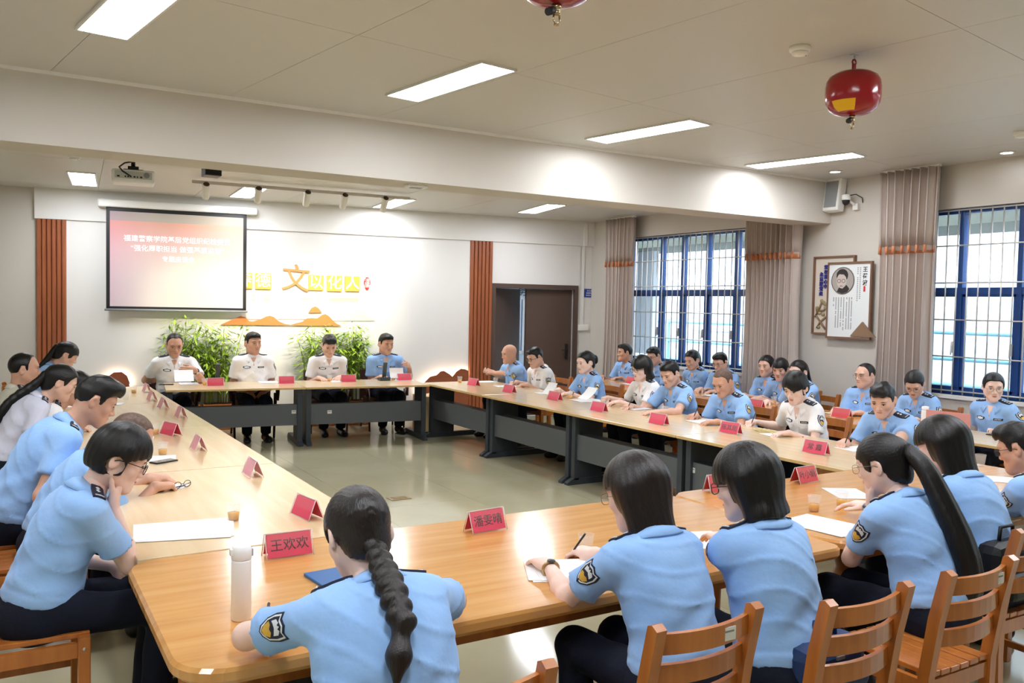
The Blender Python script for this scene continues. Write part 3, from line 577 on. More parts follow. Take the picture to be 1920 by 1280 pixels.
# ================================================================== PEOPLE ENGINE
# distance fields turned into smooth skins, one continuous body per person
def V3(*a): return np.array(a[0] if len(a) == 1 else a, float)
def unit(v): v = np.asarray(v, float); return v/max(np.linalg.norm(v), 1e-9)
def Rx(a): c, s = math.cos(a), math.sin(a); return np.array([[1, 0, 0], [0, c, -s], [0, s, c]])
def Ry(a): c, s = math.cos(a), math.sin(a); return np.array([[c, 0, s], [0, 1, 0], [-s, 0, c]])
def Rz(a): c, s = math.cos(a), math.sin(a); return np.array([[c, -s, 0], [s, c, 0], [0, 0, 1]])
D2R = math.pi/180
class Field:
    def __init__(s): s.p = []; s.disp = None; s.fast = None
    def rcone(s, a, b, ra, rb, k=.02, flat=None, cut=None, op='u'):
        a = V3(a); b = V3(b); ab = b-a; L2 = max(ab@ab, 1e-9); rm = max(ra, rb)*1.25
        lo = np.minimum(a, b)-rm; hi = np.maximum(a, b)+rm
        def f(P):
            q = P-a; t = np.clip((q@ab)/L2, 0, 1); w = q-t[..., None]*ab
            if flat is not None:
                n, fac = flat; w = w+(w@n)[..., None]*n*(1/fac-1)
            d = np.sqrt((w*w).sum(-1))-(ra+t*(rb-ra))
            if cut is not None: d = np.maximum(d, (P-cut[0])@cut[1])
            return d
        s.p.append((f, lo, hi, k, op)); return s
    def ell(s, c, r, k=.02, R=None, op='u'):
        c = V3(c); r = V3(r); rm = r.max() if R is not None else r
        def f(P):
            q = P-c
            if R is not None: q = q@R
            q = q/r; k0 = np.sqrt((q*q).sum(-1)); q2 = q/r; k1 = np.sqrt((q2*q2).sum(-1))+1e-9
            return k0*(k0-1)/k1
        s.p.append((f, c-rm, c+rm, k, op)); return s
    def cut(s, c, n):
        c = V3(c); n = unit(n); s.p.append((lambda P: (P-c)@n, None, None, 0, 'cut')); return s
    def fn(s, f, op='cut', k=0): s.p.append((f, None, None, k, op)); return s
    @staticmethod
    def comb(D, d, k, op):
        if op == 'u':
            if k <= 0: return np.minimum(D, d)
            h = np.maximum(k-np.abs(D-d), 0)/k; return np.minimum(D, d)-h*h*k*.25
        if op == 'cut':
            return np.maximum(D, d)
        h = np.maximum(k-np.abs(D+d), 0)/max(k, 1e-6); return np.maximum(D, -d)+h*h*k*.25
    def ev(s, P):
        if s.fast is not None: return s.fast(P)
        D = np.full(P.shape[:-1], .3)
        for f, lo, hi, k, op in s.p: D = s.comb(D, f(P), k, op)
        if s.disp is not None: D = D+s.disp(P)
        return D
    def mesh(s, h, lo=None, hi=None):
        bl = np.min([p[1] for p in s.p if p[1] is not None and p[4] == 'u'], 0)-2*h; bh = np.max([p[2] for p in s.p if p[2] is not None and p[4] == 'u'], 0)+2*h
        if lo is not None: bl = np.maximum(bl, lo)
        if hi is not None: bh = np.minimum(bh, hi)
        n = np.ceil((bh-bl)/h).astype(int)+1
        ax = [bl[i]+h*np.arange(n[i]) for i in range(3)]
        D = np.full(n, .05)
        for f, lo_, hi_, k, op in s.p:
            if lo_ is None: sl = (slice(0, n[0]), slice(0, n[1]), slice(0, n[2]))
            else:
                m = k+2*h+.004
                i0 = np.clip(np.floor((lo_-m-bl)/h).astype(int), 0, n); i1 = np.clip(np.ceil((hi_+m-bl)/h).astype(int)+1, 0, n)
                if (i1 <= i0).any(): continue
                sl = tuple(slice(i0[j], i1[j]) for j in range(3))
            G = np.stack(np.meshgrid(ax[0][sl[0]], ax[1][sl[1]], ax[2][sl[2]], indexing='ij'), -1)
            D[sl] = s.comb(D[sl], f(G), k, op)
        if s.disp is not None: D = D+s.disp(np.stack(np.meshgrid(*ax, indexing='ij'), -1))
        s.grid = (D, bl, h); return nets(D, bl, h)
    def bake(s):
        D, bl, h = s.grid; n = np.array(D.shape)
        def fast(P):
            q = np.clip((P-bl)/h, 0, n-1.001); i = q.astype(int); t = q-i; x, y, z = i[..., 0], i[..., 1], i[..., 2]; a, b, c = t[..., 0], t[..., 1], t[..., 2]
            e = lambda dx, dy, dz: D[x+dx, y+dy, z+dz]
            return ((e(0, 0, 0)*(1-c)+e(0, 0, 1)*c)*(1-b)+(e(0, 1, 0)*(1-c)+e(0, 1, 1)*c)*b)*(1-a)+((e(1, 0, 0)*(1-c)+e(1, 0, 1)*c)*(1-b)+(e(1, 1, 0)*(1-c)+e(1, 1, 1)*c)*b)*a
        s.fast = fast
_CO = np.array([(i, j, k) for i in (0, 1) for j in (0, 1) for k in (0, 1)])
_ED = [(a, b) for a in range(8) for b in range(a+1, 8) if np.abs(_CO[a]-_CO[b]).sum() == 1]
def nets(D, lo, h):
    ins = D < 0; n = np.array(D.shape)
    cnt = np.zeros(n-1, int)
    for c in _CO: cnt += ins[c[0]:n[0]-1+c[0], c[1]:n[1]-1+c[1], c[2]:n[2]-1+c[2]]
    act = np.argwhere((cnt > 0) & (cnt < 8))
    if len(act) == 0: return np.zeros((0, 3)), np.zeros((0, 4), int)
    idx = np.full(n-1, -1); idx[tuple(act.T)] = np.arange(len(act))
    val = np.stack([D[tuple((act+c).T)] for c in _CO], 1)
    S = np.zeros((len(act), 3)); C = np.zeros(len(act))
    for a, b in _ED:
        va, vb = val[:, a], val[:, b]; m = (va < 0) != (vb < 0)
        t = np.where(m, va/np.where(m, va-vb, 1), 0)
        S += m[:, None]*(_CO[a]+t[:, None]*(_CO[b]-_CO[a])); C += m
    vs = lo+h*(act+S/C[:, None])
    Q = []
    for x in range(3):
        y, z = (x+1) % 3, (x+2) % 3
        a = [slice(None)]*3; b = [slice(None)]*3
        a[x] = slice(0, n[x]-1); b[x] = slice(1, n[x])
        A = ins[tuple(a)]; B = ins[tuple(b)]
        for sgn in (0, 1):
            e = np.argwhere((A & ~B) if sgn == 0 else (~A & B))
            e = e[(e[:, y] > 0) & (e[:, z] > 0) & (e[:, y] < n[y]-1) & (e[:, z] < n[z]-1)]
            oy = np.zeros(3, int); oy[y] = 1; oz = np.zeros(3, int); oz[z] = 1
            q = np.stack([idx[tuple((e-oy-oz).T)], idx[tuple((e-oz).T)], idx[tuple(e.T)], idx[tuple((e-oy).T)]], 1)
            Q.append(q if sgn == 0 else q[:, ::-1])
    Q = np.concatenate(Q); return vs, Q[(Q >= 0).all(1)]
class Skin:
    """joins several shells / small pieces into one mesh with several materials"""
    def __init__(s): s.v = []; s.f = []; s.mi = []; s.n = 0
    def add(s, v, f, mi=0):
        if len(v) == 0: return
        s.v.append(np.asarray(v, float)); s.f.extend((f+s.n).tolist() if isinstance(f, np.ndarray) else [[i+s.n for i in q] for q in f]); s.mi.extend([mi]*len(f)); s.n += len(v)
    def addmb(s, mb, mi=None, X=None):
        v = np.array(mb.v)
        if X is not None: v = X(v)
        s.v.append(v); s.f.extend([[i+s.n for i in q] for q in mb.f]); s.mi.extend(mb.m if mi is None else [mi]*len(mb.f)); s.n += len(v)
    def mesh(s, name, scale=1.):
        v = np.concatenate(s.v)*scale; me = bpy.data.meshes.new(name); me.from_pydata(v.tolist(), [], s.f)
        me.polygons.foreach_set('material_index', s.mi); me.polygons.foreach_set('use_smooth', [True]*len(s.f)); me.update(); return me
def shell(field, name, h, mats, parent, s, **k):
    v, f = field.mesh(h); sk = Skin(); sk.add(v, f); return link(name, sk.mesh(name, s), mats, parent, **k)
def trace(F, P, d, maxd=.25):
    t = np.zeros(len(P))
    for i in range(16):
        e = F.ev(P+d*t[:, None]); t = np.clip(t+e*.95, 0, maxd)
    return P+d*t[:, None]
def decal(F, c, d, u, v, verts2, faces, off=.002, thick=.003, start=.09):
    """lays a flat outline onto a surface: real little plate with a rim"""
    d = unit(d); u = unit(u-d*(u@d)); v = unit(v-d*(v@d)-u*(v@u)); v2 = np.asarray(verts2, float)
    P = c-d*start+v2[:, :1]*u+v2[:, 1:2]*v
    S = trace(F, P, d); top = S-d*off
    n = len(top); vs = np.concatenate([top, S+d*thick]); fs = [list(q) for q in faces]
    cnt = {}
    for q in faces:
        for i in range(len(q)):
            e = (q[i], q[(i+1) % len(q)]); cnt[e] = 1
    for (a, b) in list(cnt):
        if (b, a) not in cnt: fs.append([b, a, a+n, b+n])
    return vs, fs
def grid2(w, h, nx, ny):
    v = [(-w/2+w*i/nx, -h/2+h*j/ny) for j in range(ny+1) for i in range(nx+1)]
    f = [(j*(nx+1)+i, j*(nx+1)+i+1, (j+1)*(nx+1)+i+1, (j+1)*(nx+1)+i) for j in range(ny) for i in range(nx)]
    return v, f
def fan2(poly):
    n = len(poly); c = np.mean(poly, 0); v = [tuple(c)]+[tuple(c+(np.array(p)-c)*.5) for p in poly]+[tuple(p) for p in poly]
    f = [(0, 1+i, 1+(i+1) % n) for i in range(n)]+[(1+i, 1+n+i, 1+n+(i+1) % n, 1+(i+1) % n) for i in range(n)]
    return v, f
SHIELD = [(-.034, .04), (-.018, .036), (0, .046), (.018, .036), (.034, .04), (.036, .01), (.03, -.02), (.014, -.04), (0, -.048), (-.014, -.04), (-.03, -.02), (-.036, .01)]
def scale2(p, k, dy=0.): return [(x*k, y*k+dy) for x, y in p]
OVAL = [(-.042, .003), (-.034, .011), (-.016, .012), (-.008, .017), (.008, .017), (.016, .012), (.034, .011), (.042, .003), (.034, -.009), (.012, -.013), (0, -.016), (-.012, -.013), (-.034, -.009)]
# materials
def skinmat(nm, c): return mat(nm, c, .5, noise=(9., (1, 1, 1), c, .3, .7), spec=.35)
SKIN = {'tan': mat('skin_tan', '#d4a78f', .5, spec=.3, noise=(14., (1, 1, 1), '#cc9a82', .35, .75)),
        'mid': mat('skin_mid', '#dfb8a4', .5, spec=.3, noise=(14., (1, 1, 1), '#d8ab96', .35, .75)),
        'fair': mat('skin_fair', '#edcfc1', .5, spec=.3, noise=(14., (1, 1, 1), '#e6c0b0', .35, .75))}
LIP = mat('lips', '#b4675f', .45); EYE = mat('eye_dark', '#1c1512', .25); EYEW = mat('eye_white', '#d9d4cf', .3); BROW = mat('brow_hair', '#241c18', .7)
HAIRB = mat('hair_black', '#0b0a0a', .33, spec=.45, noise=(5., (60, 60, 3), '#171413', .4, .75), bump=(4., (60, 60, 3), .35, .006))
HAIRD = mat('hair_dark_brown', '#130e0d', .33, spec=.5, noise=(5., (60, 60, 3), '#2a201c', .4, .75), bump=(4., (60, 60, 3), .35, .006))
STUB = mat('hair_stubble', '#6d5548', .6, noise=(60., (1, 1, 1), '#544238', .4, .6))
BLUE = mat('shirt_blue', '#8db8ef', .75, spec=.2, sheen=.15, bump=(7., (1, 1, 1), .35, .02), noise=(3.5, (1, 1, 1), '#9cc4f4', .35, .7))
WHITE = mat('shirt_white', '#f3f4f6', .75, spec=.2, sheen=.1, bump=(7., (1, 1, 1), .35, .02))
CREAMS = mat('shirt_pale', '#dcdacb', .75, spec=.2, bump=(7., (1, 1, 1), .35, .02))
LILAC = mat('shirt_lilac', '#d5d8ea', .75, spec=.2, bump=(7., (1, 1, 1), .35, .02))
NAVY = mat('trousers_navy', '#171b29', .8, spec=.2, bump=(9., (1, 1, 1), .4, .02))
BADGE = mat('insignia_navy', '#1b2338', .6); SILVER = mat('insignia_silver', '#d4d8dc', .35, .3); GOLD = mat('insignia_gold', '#d9b04a', .4, .3)
PALEB = mat('insignia_pale', '#dfe6ea', .6); SHOE = mat('shoe_black', '#14141a', .3, spec=.5)
GLASSF = mat('spectacle_frame', '#1b1715', .35); GLASSM = mat('spectacle_metal', '#8a7f6c', .3, .8); LENS = mat('spectacle_lens', '#ffffff', .02, alpha=.12)
GOLDW = mat('watch_gold', '#b99a6a', .3, .8); WATCHD = mat('watch_dark', '#2a2622', .3)
RIBB = mat('hair_tie', '#232026', .7)
HEADS = {}
def head_parts(sex, mouth=0.):
    """returns the head field in head coordinates (y forward, z up)"""
    F = Field(); fem = sex == 'f'
    F.ell((0, -.006, .03), (.077, .097, .087), .01)
    F.ell((0, .016, -.026), (.064 if not fem else .061, .071, .083), .03)
    for sx in (-1, 1):
        F.rcone((sx*.05, .004, -.05), (sx*.012, .07, -.092), .02, .02 if fem else .023, .035)
        F.ell((sx*.038, .056, -.02), (.026, .028, .028), .02)
    F.ell((0, .075, -.098), (.02, .016, .014), .02)
    F.ell((0, .077, -.06), (.026, .018, .024), .02)
    F.rcone((-.04, .079, .03), (.04, .079, .03), .011 if not fem else .009, .011 if not fem else .009, .02)
    for sx in (-1, 1): F.ell((sx*.032, .1, .006), (.02, .016, .013), .014, op='s')
    F.rcone((0, .084, .012), (0, .105, -.027), .008, .0125, .012)
    for sx in (-1, 1):
        F.ell((sx*.013, .097, -.032), (.009, .011, .008), .008)
        F.ell((sx*.032, .078, .005), (.015, .012, .011), .006)
        F.ell((sx*.079, -.012, -.006), (.009, .021, .032), .008, R=Rz(sx*.35)@Rx(-.15))
        F.ell((sx*.087, -.008, -.004), (.007, .011, .016), .006, op='s', R=Rz(sx*.35))
    F.rcone((0, -.022, -.05), (0, -.03, -.13), .054 if not fem else .046, .053 if not fem else .045, .03)
    return F
def hair_field(style, sex):
    F = Field()
    def cap(t, tt=0., c=(0, -.006, .03), r=(.077, .097, .087)):
        F.ell(c, (r[0]+t, r[1]+t, r[2]+t+tt), .01)
    def line(pts):
        ys = [p[0] for p in pts]; zs = [p[1] for p in pts]
        return lambda P: np.interp(P[..., 1], ys, zs)-P[..., 2]
    wob = lambda P, a: a*np.sin(P[..., 0]*90+P[..., 2]*30)*np.sin(P[..., 1]*70+1.3)
    if style == 'short':      # man's cropped sides, fuller top
        cap(.004, .004); F.ell((0, .012, .075), (.068, .085, .05), .02); F.ell((0, .06, .088), (.052, .035, .026), .02)
        F.fn(line([(-.2, -.075), (-.075, -.06), (-.04, -.03), (-.02, .03), (.002, .03), (.012, -.01), (.03, -.005), (.04, .05), (.07, .068), (.2, .078)]))
        F.disp = lambda P: wob(P, .002)
    elif style == 'flat':     # higher brush top
        cap(.005, .004); F.ell((0, .02, .085), (.07, .085, .052), .02); F.ell((0, .068, .092), (.058, .034, .034), .02)
        F.fn(line([(-.2, -.075), (-.075, -.06), (-.04, -.03), (-.02, .03), (.002, .03), (.012, -.01), (.03, -.005), (.042, .045), (.07, .062), (.2, .066)]))
        F.disp = lambda P: wob(P, .003)
    elif style == 'recede':
        cap(.005, .002)
        F.fn(line([(-.2, -.075), (-.075, -.06), (-.04, -.03), (-.02, .03), (.002, .03), (.012, -.01), (.026, .0), (.03, .06), (.045, .098), (.2, .11)]))
    elif style == 'stubble':
        cap(.0025, .001)
        F.fn(line([(-.2, -.07), (-.075, -.055), (-.04, -.03), (-.02, .03), (.002, .03), (.012, .0), (.026, .01), (.03, .06), (.045, .085), (.2, .09)]))
    elif style in ('bob', 'long', 'shortf', 'crop'):
        t = {'bob': .02, 'long': .019, 'shortf': .018, 'crop': .017}[style]
        cap(t, .006)
        zb = {'bob': -.105, 'long': -.2, 'shortf': -.06, 'crop': -.045}[style]
        # side curtains
        if style in ('bob', 'long'):
            for sx in (-1, 1): F.rcone((sx*.068, -.02, .02), (sx*.07, -.028, zb), .034, .03 if style == 'bob' else .028, .04)
            F.rcone((0, -.06, .02), (0, -.068, zb), .06, .048, .05, flat=(V3(0, 1, 0), .8))
            F.rcone((-.05, -.055, zb), (.05, -.055, zb), .04, .04, .04)
        else:
            F.ell((0, -.05, -.02), (.082, .062, .07), .03)
            for sx in (-1, 1): F.ell((sx*.075, .005, .0), (.018, .038, .05), .03)
        cutz = {'bob': -.118, 'long': -.24, 'shortf': -.085, 'crop': -.07}[style]
        F.fn(lambda P: cutz+.012*np.sin(P[..., 0]*60)*.5-P[..., 2])
        bang = {'bob': .03, 'long': .045, 'shortf': .026, 'crop': .03}[style]
        # face opening
        fy = {'bob': .03, 'long': .03, 'shortf': .032, 'crop': .028}[style]
        def face(P):
            a = P[..., 1]-fy; b = bang+.018*np.sin(P[..., 0]*38+.6)-P[..., 2]; return np.minimum(a, b)
        F.fn(face)
        if style in ('shortf', 'crop'):   # ears show
            F.fn(lambda P: np.minimum(.034-np.sqrt((P[..., 1]+.006)**2+(P[..., 2]+.02)**2), np.abs(P[..., 0])-.06))
        F.disp = lambda P: .0016*np.sin(np.arctan2(P[..., 0], -P[..., 1])*9+P[..., 2]*11)*np.sin(np.arctan2(P[..., 0], -P[..., 1])*17+1+P[..., 2]*5)
    elif style in ('tight', 'bangs'):     # pulled back
        cap(.009, .004)
        F.ell((0, -.085, .03), (.05, .03, .05), .03); F.ell((0, -.055, -.045), (.06, .05, .055), .03)
        pts = [(-.2, -.095), (-.08, -.09), (-.035, -.06), (-.014, .02), (.012, .022), (.024, -.012), (.036, .0), (.05, .045), (.07, .072), (.2, .085)]
        if style == 'bangs': pts = [(-.2, -.095), (-.08, -.09), (-.035, -.06), (-.014, .02), (.012, .022), (.026, -.055), (.045, -.05), (.055, .02), (.07, .035), (.2, .04)]
        F.fn(line(pts)); F.disp = lambda P: .0012*np.sin(np.arctan2(P[..., 0], P[..., 2]-.02)*44)
    return F
_meshcache = {}
def cached(key, fn):
    if key not in _meshcache: _meshcache[key] = fn()
    return _meshcache[key]
def ik(S, W, l1, l2, pole):
    d = W-S; L = np.linalg.norm(d); Lm = (l1+l2)*.995
    if L > Lm: W = S+d/L*Lm; d = W-S; L = Lm
    a = (l1*l1-l2*l2+L*L)/(2*L); hh = math.sqrt(max(l1*l1-a*a, 0)); n = d/L
    p = unit(pole-n*(pole@n)); return S+n*a+p*hh, W
def hand_field(F, w, fd, pn, side, curl, kind, z=1.):
    fd = unit(fd); pn = unit(pn-fd*(pn@fd)); th = np.cross(fd, pn)*(1 if side == 'r' else -1)
    base = [(.025, .086, .0), (.007, .09, .002), (-.011, .085, .001), (-.027, .076, -.002)]
    lens = [(.042, .026, .022), (.047, .03, .023), (.043, .028, .023), (.034, .021, .02)]
    P = lambda a, b, c: w+(th*a+fd*b+pn*c)*z
    for i, (a, b, c) in enumerate(base):
        F.rcone(P(a*.55, .008, 0), P(a, b, c), .0165*z, .0135*z, .014)
    F.ell(P(.004, .045, .006), np.array([.036, .045, .017])*z, .012, R=np.stack([th, fd, pn], 1))
    for i, ((a, b, c), L) in enumerate(zip(base, lens)):
        p = P(a, b, c); ang = 0.; rr = [.0095, .0088, .0082, .007]
        if i == 3: rr = [.0085, .0078, .0072, .0062]
        spread = (1.5-i)*.05
        for j in range(3):
            cc = curl[i] if isinstance(curl, (list, tuple)) else curl
            ang += cc*(.75, 1.05, .7)[j]*D2R
            dr = fd*math.cos(ang)+pn*math.sin(ang)+th*spread*math.cos(ang); q = p+unit(dr)*L[j]*z
            F.rcone(p, q, rr[j]*z, rr[j+1]*z, .004); p = q
    p = P(.022, .022, .006); tv = {'flat': (.75, .8, .15), 'relax': (.55, .8, .45), 'grip': (.25, .8, .75)}[kind]
    d = unit(th*tv[0]+fd*tv[1]+pn*tv[2]); q = p+d*.046*z; F.rcone(p, q, .0165*z, .0115*z, .012)
    d2 = unit(d+fd*.35-th*.25+pn*.1); p2 = q+d2*.032*z; F.rcone(q, p2, .0115*z, .0098*z, .006); F.rcone(p2, p2+unit(d2+fd*.2)*.022*z, .0098*z, .0075*z, .004)
def shoe_mesh():
    F = Field(); F.rcone((0, -.06, .045), (0, .12, .036), .042, .044, .03, flat=(V3(1, 0, 0), .92)); F.ell((0, .14, .03), (.042, .06, .034), .03); F.rcone((0, -.05, .05), (0, -.04, .1), .04, .038, .03)
    F.cut((0, 0, 0), (0, 0, -1)); F.cut((0, 0, .1), (0, 0, 1)); v, f = F.mesh(.011); sk = Skin(); sk.add(v, f); return sk.mesh('shoe', 1.06)
def person(label, x, y, face, group, sex='m', shirt='blue', skin='mid', hair='short', haircol='b', s=1.07, lean=12., side=0., twist=0.,
           pitch=15., yaw=0., roll=0., ra=None, la=None, glasses=None, tail=None, eps=2, badge=True, patch=True, seat=.465, feet=(0., 0.), legs=True,
           hs=1.03, watch=None, vh=.012, fat=1., reach=.03, braid=False, tie=None, knee=.0, hipdrop=0., detail=True, head=None, neck=.02, pens=None):
    """x,y floor point under the hips; face = heading angle of the facing direction in degrees (0 = +X, 90 = +Y)"""
    rz = (face-90)*D2R
    fem = sex == 'f'; hz = seat/s+.075+hipdrop
    hip = V3(0, 0, hz)
    def up(a): return Ry(side*D2R)@V3(0, math.sin(a*D2R), math.cos(a*D2R))
    u1, u2, u3 = up(lean*.55), up(lean), up(lean*1.3+4)
    kk = .95 if fem else 1.
    hd = Rz(yaw*D2R)@Rx(-pitch*D2R)@Ry(roll*D2R)
    def chain(q):
        w_ = hip+u1*.17*q; c_ = w_+u2*.19*q; n_ = c_+u3*.165*q
        return w_, c_, n_, n_+u3*neck+up(lean*.9+pitch*.45)*.125*hs+V3(0, .012, 0)
    waist, chest, nb, hc = chain(kk)
    if head is not None:       # place the sitter so that the head comes to this point
        for _ in range(4):
            dz = head[2]/s-hc[2]; kk = min(max(kk+dz/(max(.2, nb[2]-hz))*kk*.8, .84), 1.17); waist, chest, nb, hc = chain(kk)
        o = Rz(rz)@(hc*s); x = head[0]-o[0]; y = head[1]-o[1]
    root = thing('person', label, 'person', (x, y, 0), rz, group)
    toP = lambda v: (v*hs)@hd.T+hc
    rt = Ry(side*D2R)@Rz(twist*D2R)@V3(1, 0, 0); fw2 = unit(np.cross(u2, rt)); fw1 = unit(np.cross(u1, V3(1, 0, 0)))
    sw = (.15 if fem else .17)*(.5+.5*fat)
    shc = chest+u2*.098*kk+fw2*reach*.4
    arms = {}
    l1, l2 = (.265, .24) if fem else (.285, .255)
    hsz = .93 if fem else 1.02
    for sd, sg, spec in (('r', 1, ra), ('l', -1, la)):
        spec = dict(spec or {})
        S = shc+rt*sg*sw+fw2*reach
        W = V3(spec.get('w', (sg*.14, .38, .79)))/s
        if 'px' in spec:
            p_ = spec['px']; W = Rz(-rz)@(atz(p_[0], p_[1], p_[2] if len(p_) > 2 else .785)-V3(x, y, 0))/s
        if 'wp' in spec: W = Rz(-rz)@(V3(spec['wp'])-V3(x, y, 0))/s
        if 'hd' in spec: W = toP(V3(spec['hd']))
        pole = V3(spec.get('pole', (sg*.4, -.6, -.7)))
        E, W = ik(S, W, l1, l2, pole)
        fd = V3(spec.get('fd', (-sg*.35, 1., -.05))); pn = V3(spec.get('pn', (0, 0, -1)))
        arms[sd] = dict(S=S, E=E, W=W, fd=fd, pn=pn, curl=spec.get('curl', 28), kind=spec.get('kind', 'relax'), sg=sg)
    Rt = np.stack([rt, unit(np.cross(u2, rt)), u2], 1); Rw = np.stack([V3(1, 0, 0), fw1, u1], 1)
    # ---------------- shirt
    F = Field(); g = fat
    if fem:
        F.ell(hip+u1*.05, (.163*g, .128*g, .12), .03, R=Rw); F.ell(waist+fw1*.005, (.142*g, .108*g, .16), .08, R=Rt); F.ell(chest+fw2*.0, (.15*g, .108*g, .165), .09, R=Rt)
        for sg in (-1, 1): F.ell(chest+rt*sg*.062+fw2*.062+u2*.0, (.06, .05, .062), .05, R=Rt)
    else:
        F.ell(hip+u1*.05, (.165*g, .13*g, .12), .03, R=Rw); F.ell(waist+fw1*.01, (.163*g, .126*g, .165), .08, R=Rt); F.ell(chest, (.17*g, .118*g, .17), .09, R=Rt)
    F.rcone(shc-rt*sw*.75, shc+rt*sw*.75, .058, .058, .05)
    F.rcone(nb-u3*.05, nb-u3*.028, .056, .05, .04)
    for a in arms.values():
        S, E = a['S'], a['E']; d = unit(E-S); e = S+d*l1*.66
        F.rcone(nb-u3*.045, S-rt*a['sg']*.015+u2*.008, .044, .048, .04)
        F.rcone(S, e+d*.03,     .06 if not fem else .053, .069 if not fem else .062, .03, cut=(e, d))
    F.cut(hip+u1*.035-fw1*.0, -u1)
    ph = (x*7.3+y*3.1) % 6.28
    def folds(P):
        q = P-hip; hgt = q@u1; b = .004*np.exp(-((hgt-.085)/.008)**2)
        w = np.sin(P[..., 2]*46+P[..., 0]*23+ph+2.2*np.sin(P[..., 0]*14+ph))*np.sin(P[..., 1]*21+P[..., 2]*9-ph)
        w2 = np.sin(P[..., 0]*37-P[..., 2]*31+ph*2+1.7*np.sin(P[..., 2]*13))
        r1 = 1-np.abs(np.sin(P[..., 2]*30+P[..., 0]*16+ph+1.6*np.sin(P[..., 0]*11+ph)+1.2*np.sin(P[..., 1]*13)))
        return b+.0018*w+.003*w2*np.exp(-((hgt-.14)/.14)**2)-.0045*r1**5
    F.disp = folds
    sm = {'blue': BLUE, 'white': WHITE, 'pale': CREAMS, 'lilac': LILAC}[shirt]
    sh = shell(F, 'shirt', vh, sm, root, s); F.bake()
    # ---------------- trousers and shoes
    G = Field(); G.ell(hip+V3(0, -.01, -.01), (.163*g, .135*g, .115), .03); G.ell(hip+u1*.05, (.152*g, .118*g, .09), .04, R=Rw)
    for i, sg in enumerate((-1, 1)):
        hp = hip+V3(sg*.085, .03, -.015); kn = V3(sg*(.095+knee), .43, hz-.03); an = V3(sg*(.1+knee*.6), .43+feet[i]-.04, .1)
        G.rcone(hp, kn, .082*(.6+.4*g), .066, .05); G.rcone(kn, an, .064, .056, .03); G.cut
        G.ell(hip+V3(sg*.075, -.05, -.02), (.085, .08, .08), .04)
        if legs:
            o = link('shoe', cached('shoe', shoe_mesh), SHOE, root, loc=(an[0]*s, (an[1]+.02)*s, 0.), rot=(0, 0, -sg*.12))
    G.cut((0, 0, .075), (0, 0, -1))
    G.disp = lambda P: .003*np.sin(P[..., 1]*40+P[..., 2]*30+ph)*np.sin(P[..., 0]*25)
    shell(G, 'trousers', .017 if vh > .0105 else .013, NAVY, root, s)
    # ---------------- body: head, neck, torso core, arms and hands in one mesh
    B = Skin()
    hv, hf = cached(('head', sex), lambda: head_parts(sex).mesh(.0052))
    B.add(toP(hv), hf, 0)
    K = Field(); neckc = hc+hd@V3(0, -.028, -.075)*hs
    K.rcone(nb-u3*.1, nb+u3*.0, .07, .05, .03); K.rcone(nb-u3*.02, neckc, .052 if not fem else .044, .05 if not fem else .043, .03)
    v, f = K.mesh(.011); B.add(v, f, 0)
    C = Field(); C.rcone(hip+u1*.03, waist, .085, .08, .05); C.rcone(waist, chest, .08, .085, .05); C.rcone(chest, nb-u3*.06, .08, .05, .05)
    for a in arms.values(): C.rcone(shc, a['S'], .05, .04, .03); C.rcone(a['S'], a['E'], .042, .036, .02)
    for sg in (-1, 1): C.rcone(hip+V3(sg*.085, .03, -.015), V3(sg*(.095+knee), .43, hz-.03), .06, .045, .03); C.rcone(V3(sg*(.095+knee), .43, hz-.03), V3(sg*(.1+knee*.6), .39+feet[0], .1), .045, .035, .03)
    v, f = C.mesh(.024); B.add(v, f, 0)
    for sd, a in arms.items():
        A = Field(); S, E, W = a['S'], a['E'], a['W']; d = unit(E-S); fr = .88 if fem else 1.
        A.rcone(S+d*l1*.42, E, .045*fr, .039*fr, .02); mid = E+(W-E)*.3
        A.rcone(E, mid, .039*fr, .041*fr, .02); A.rcone(mid, W, .041*fr, .026*fr, .02)
        v, f = A.mesh(.009); B.add(v, f, 0)
        Hh = Field(); hand_field(Hh, W, a['fd'], a['pn'], sd, a['curl'], a['kind'], hsz); Hh.rcone(W+(E-W)*.25, W, .031*fr, .026*fr, .02, flat=(unit(a['pn']), .85))
        v, f = Hh.mesh(.0042 if vh <= .0105 else .005); B.add(v, f, 0)
    mb = MB()
    for sx in (-1, 1):
        mb.ell((sx*.032, .0885, .0035), (.0125, .004, .0048), 3, R=Rz(-sx*.25)); mb.ell((sx*.0315, .0905, .003), (.0055, .0035, .0046), 1)
        mb.ell((sx*.033, .0885, .0085), (.015, .0055, .0022), 1, R=Rz(-sx*.25))
        mb.ell((sx*.033, .0895, .0255), (.017, .004, .0034 if not fem else .0024), 4, R=Rz(-sx*.28)@Ry(sx*.1))
    mb.ell((0, .0945, -.0575), (.0205, .006, .004), 2); mb.ell((0, .0935, -.0655), (.0175, .006, .005), 2)
    B.addmb(mb, X=toP)
    # open neckline
    if detail:
        c0 = nb-u3*.06+fw2*.08
        vs, fs = decal(F, c0-u3*.0, -fw2+u3*.0, rt, u3, *fan2([(-.03, .05), (.03, .05), (.004, -.04), (-.004, -.04)]), off=.003)
        B.add(vs, fs, 0)
    link('body', B.mesh('body', s), [SKIN[skin], EYE, LIP, EYEW, BROW], root)
    # ---------------- hair
    HM = Matrix.Translation(Vector(hc*s)) @ Matrix([list(r) for r in hd]).to_4x4()
    hm = HAIRB if haircol == 'b' else HAIRD
    hobj = None
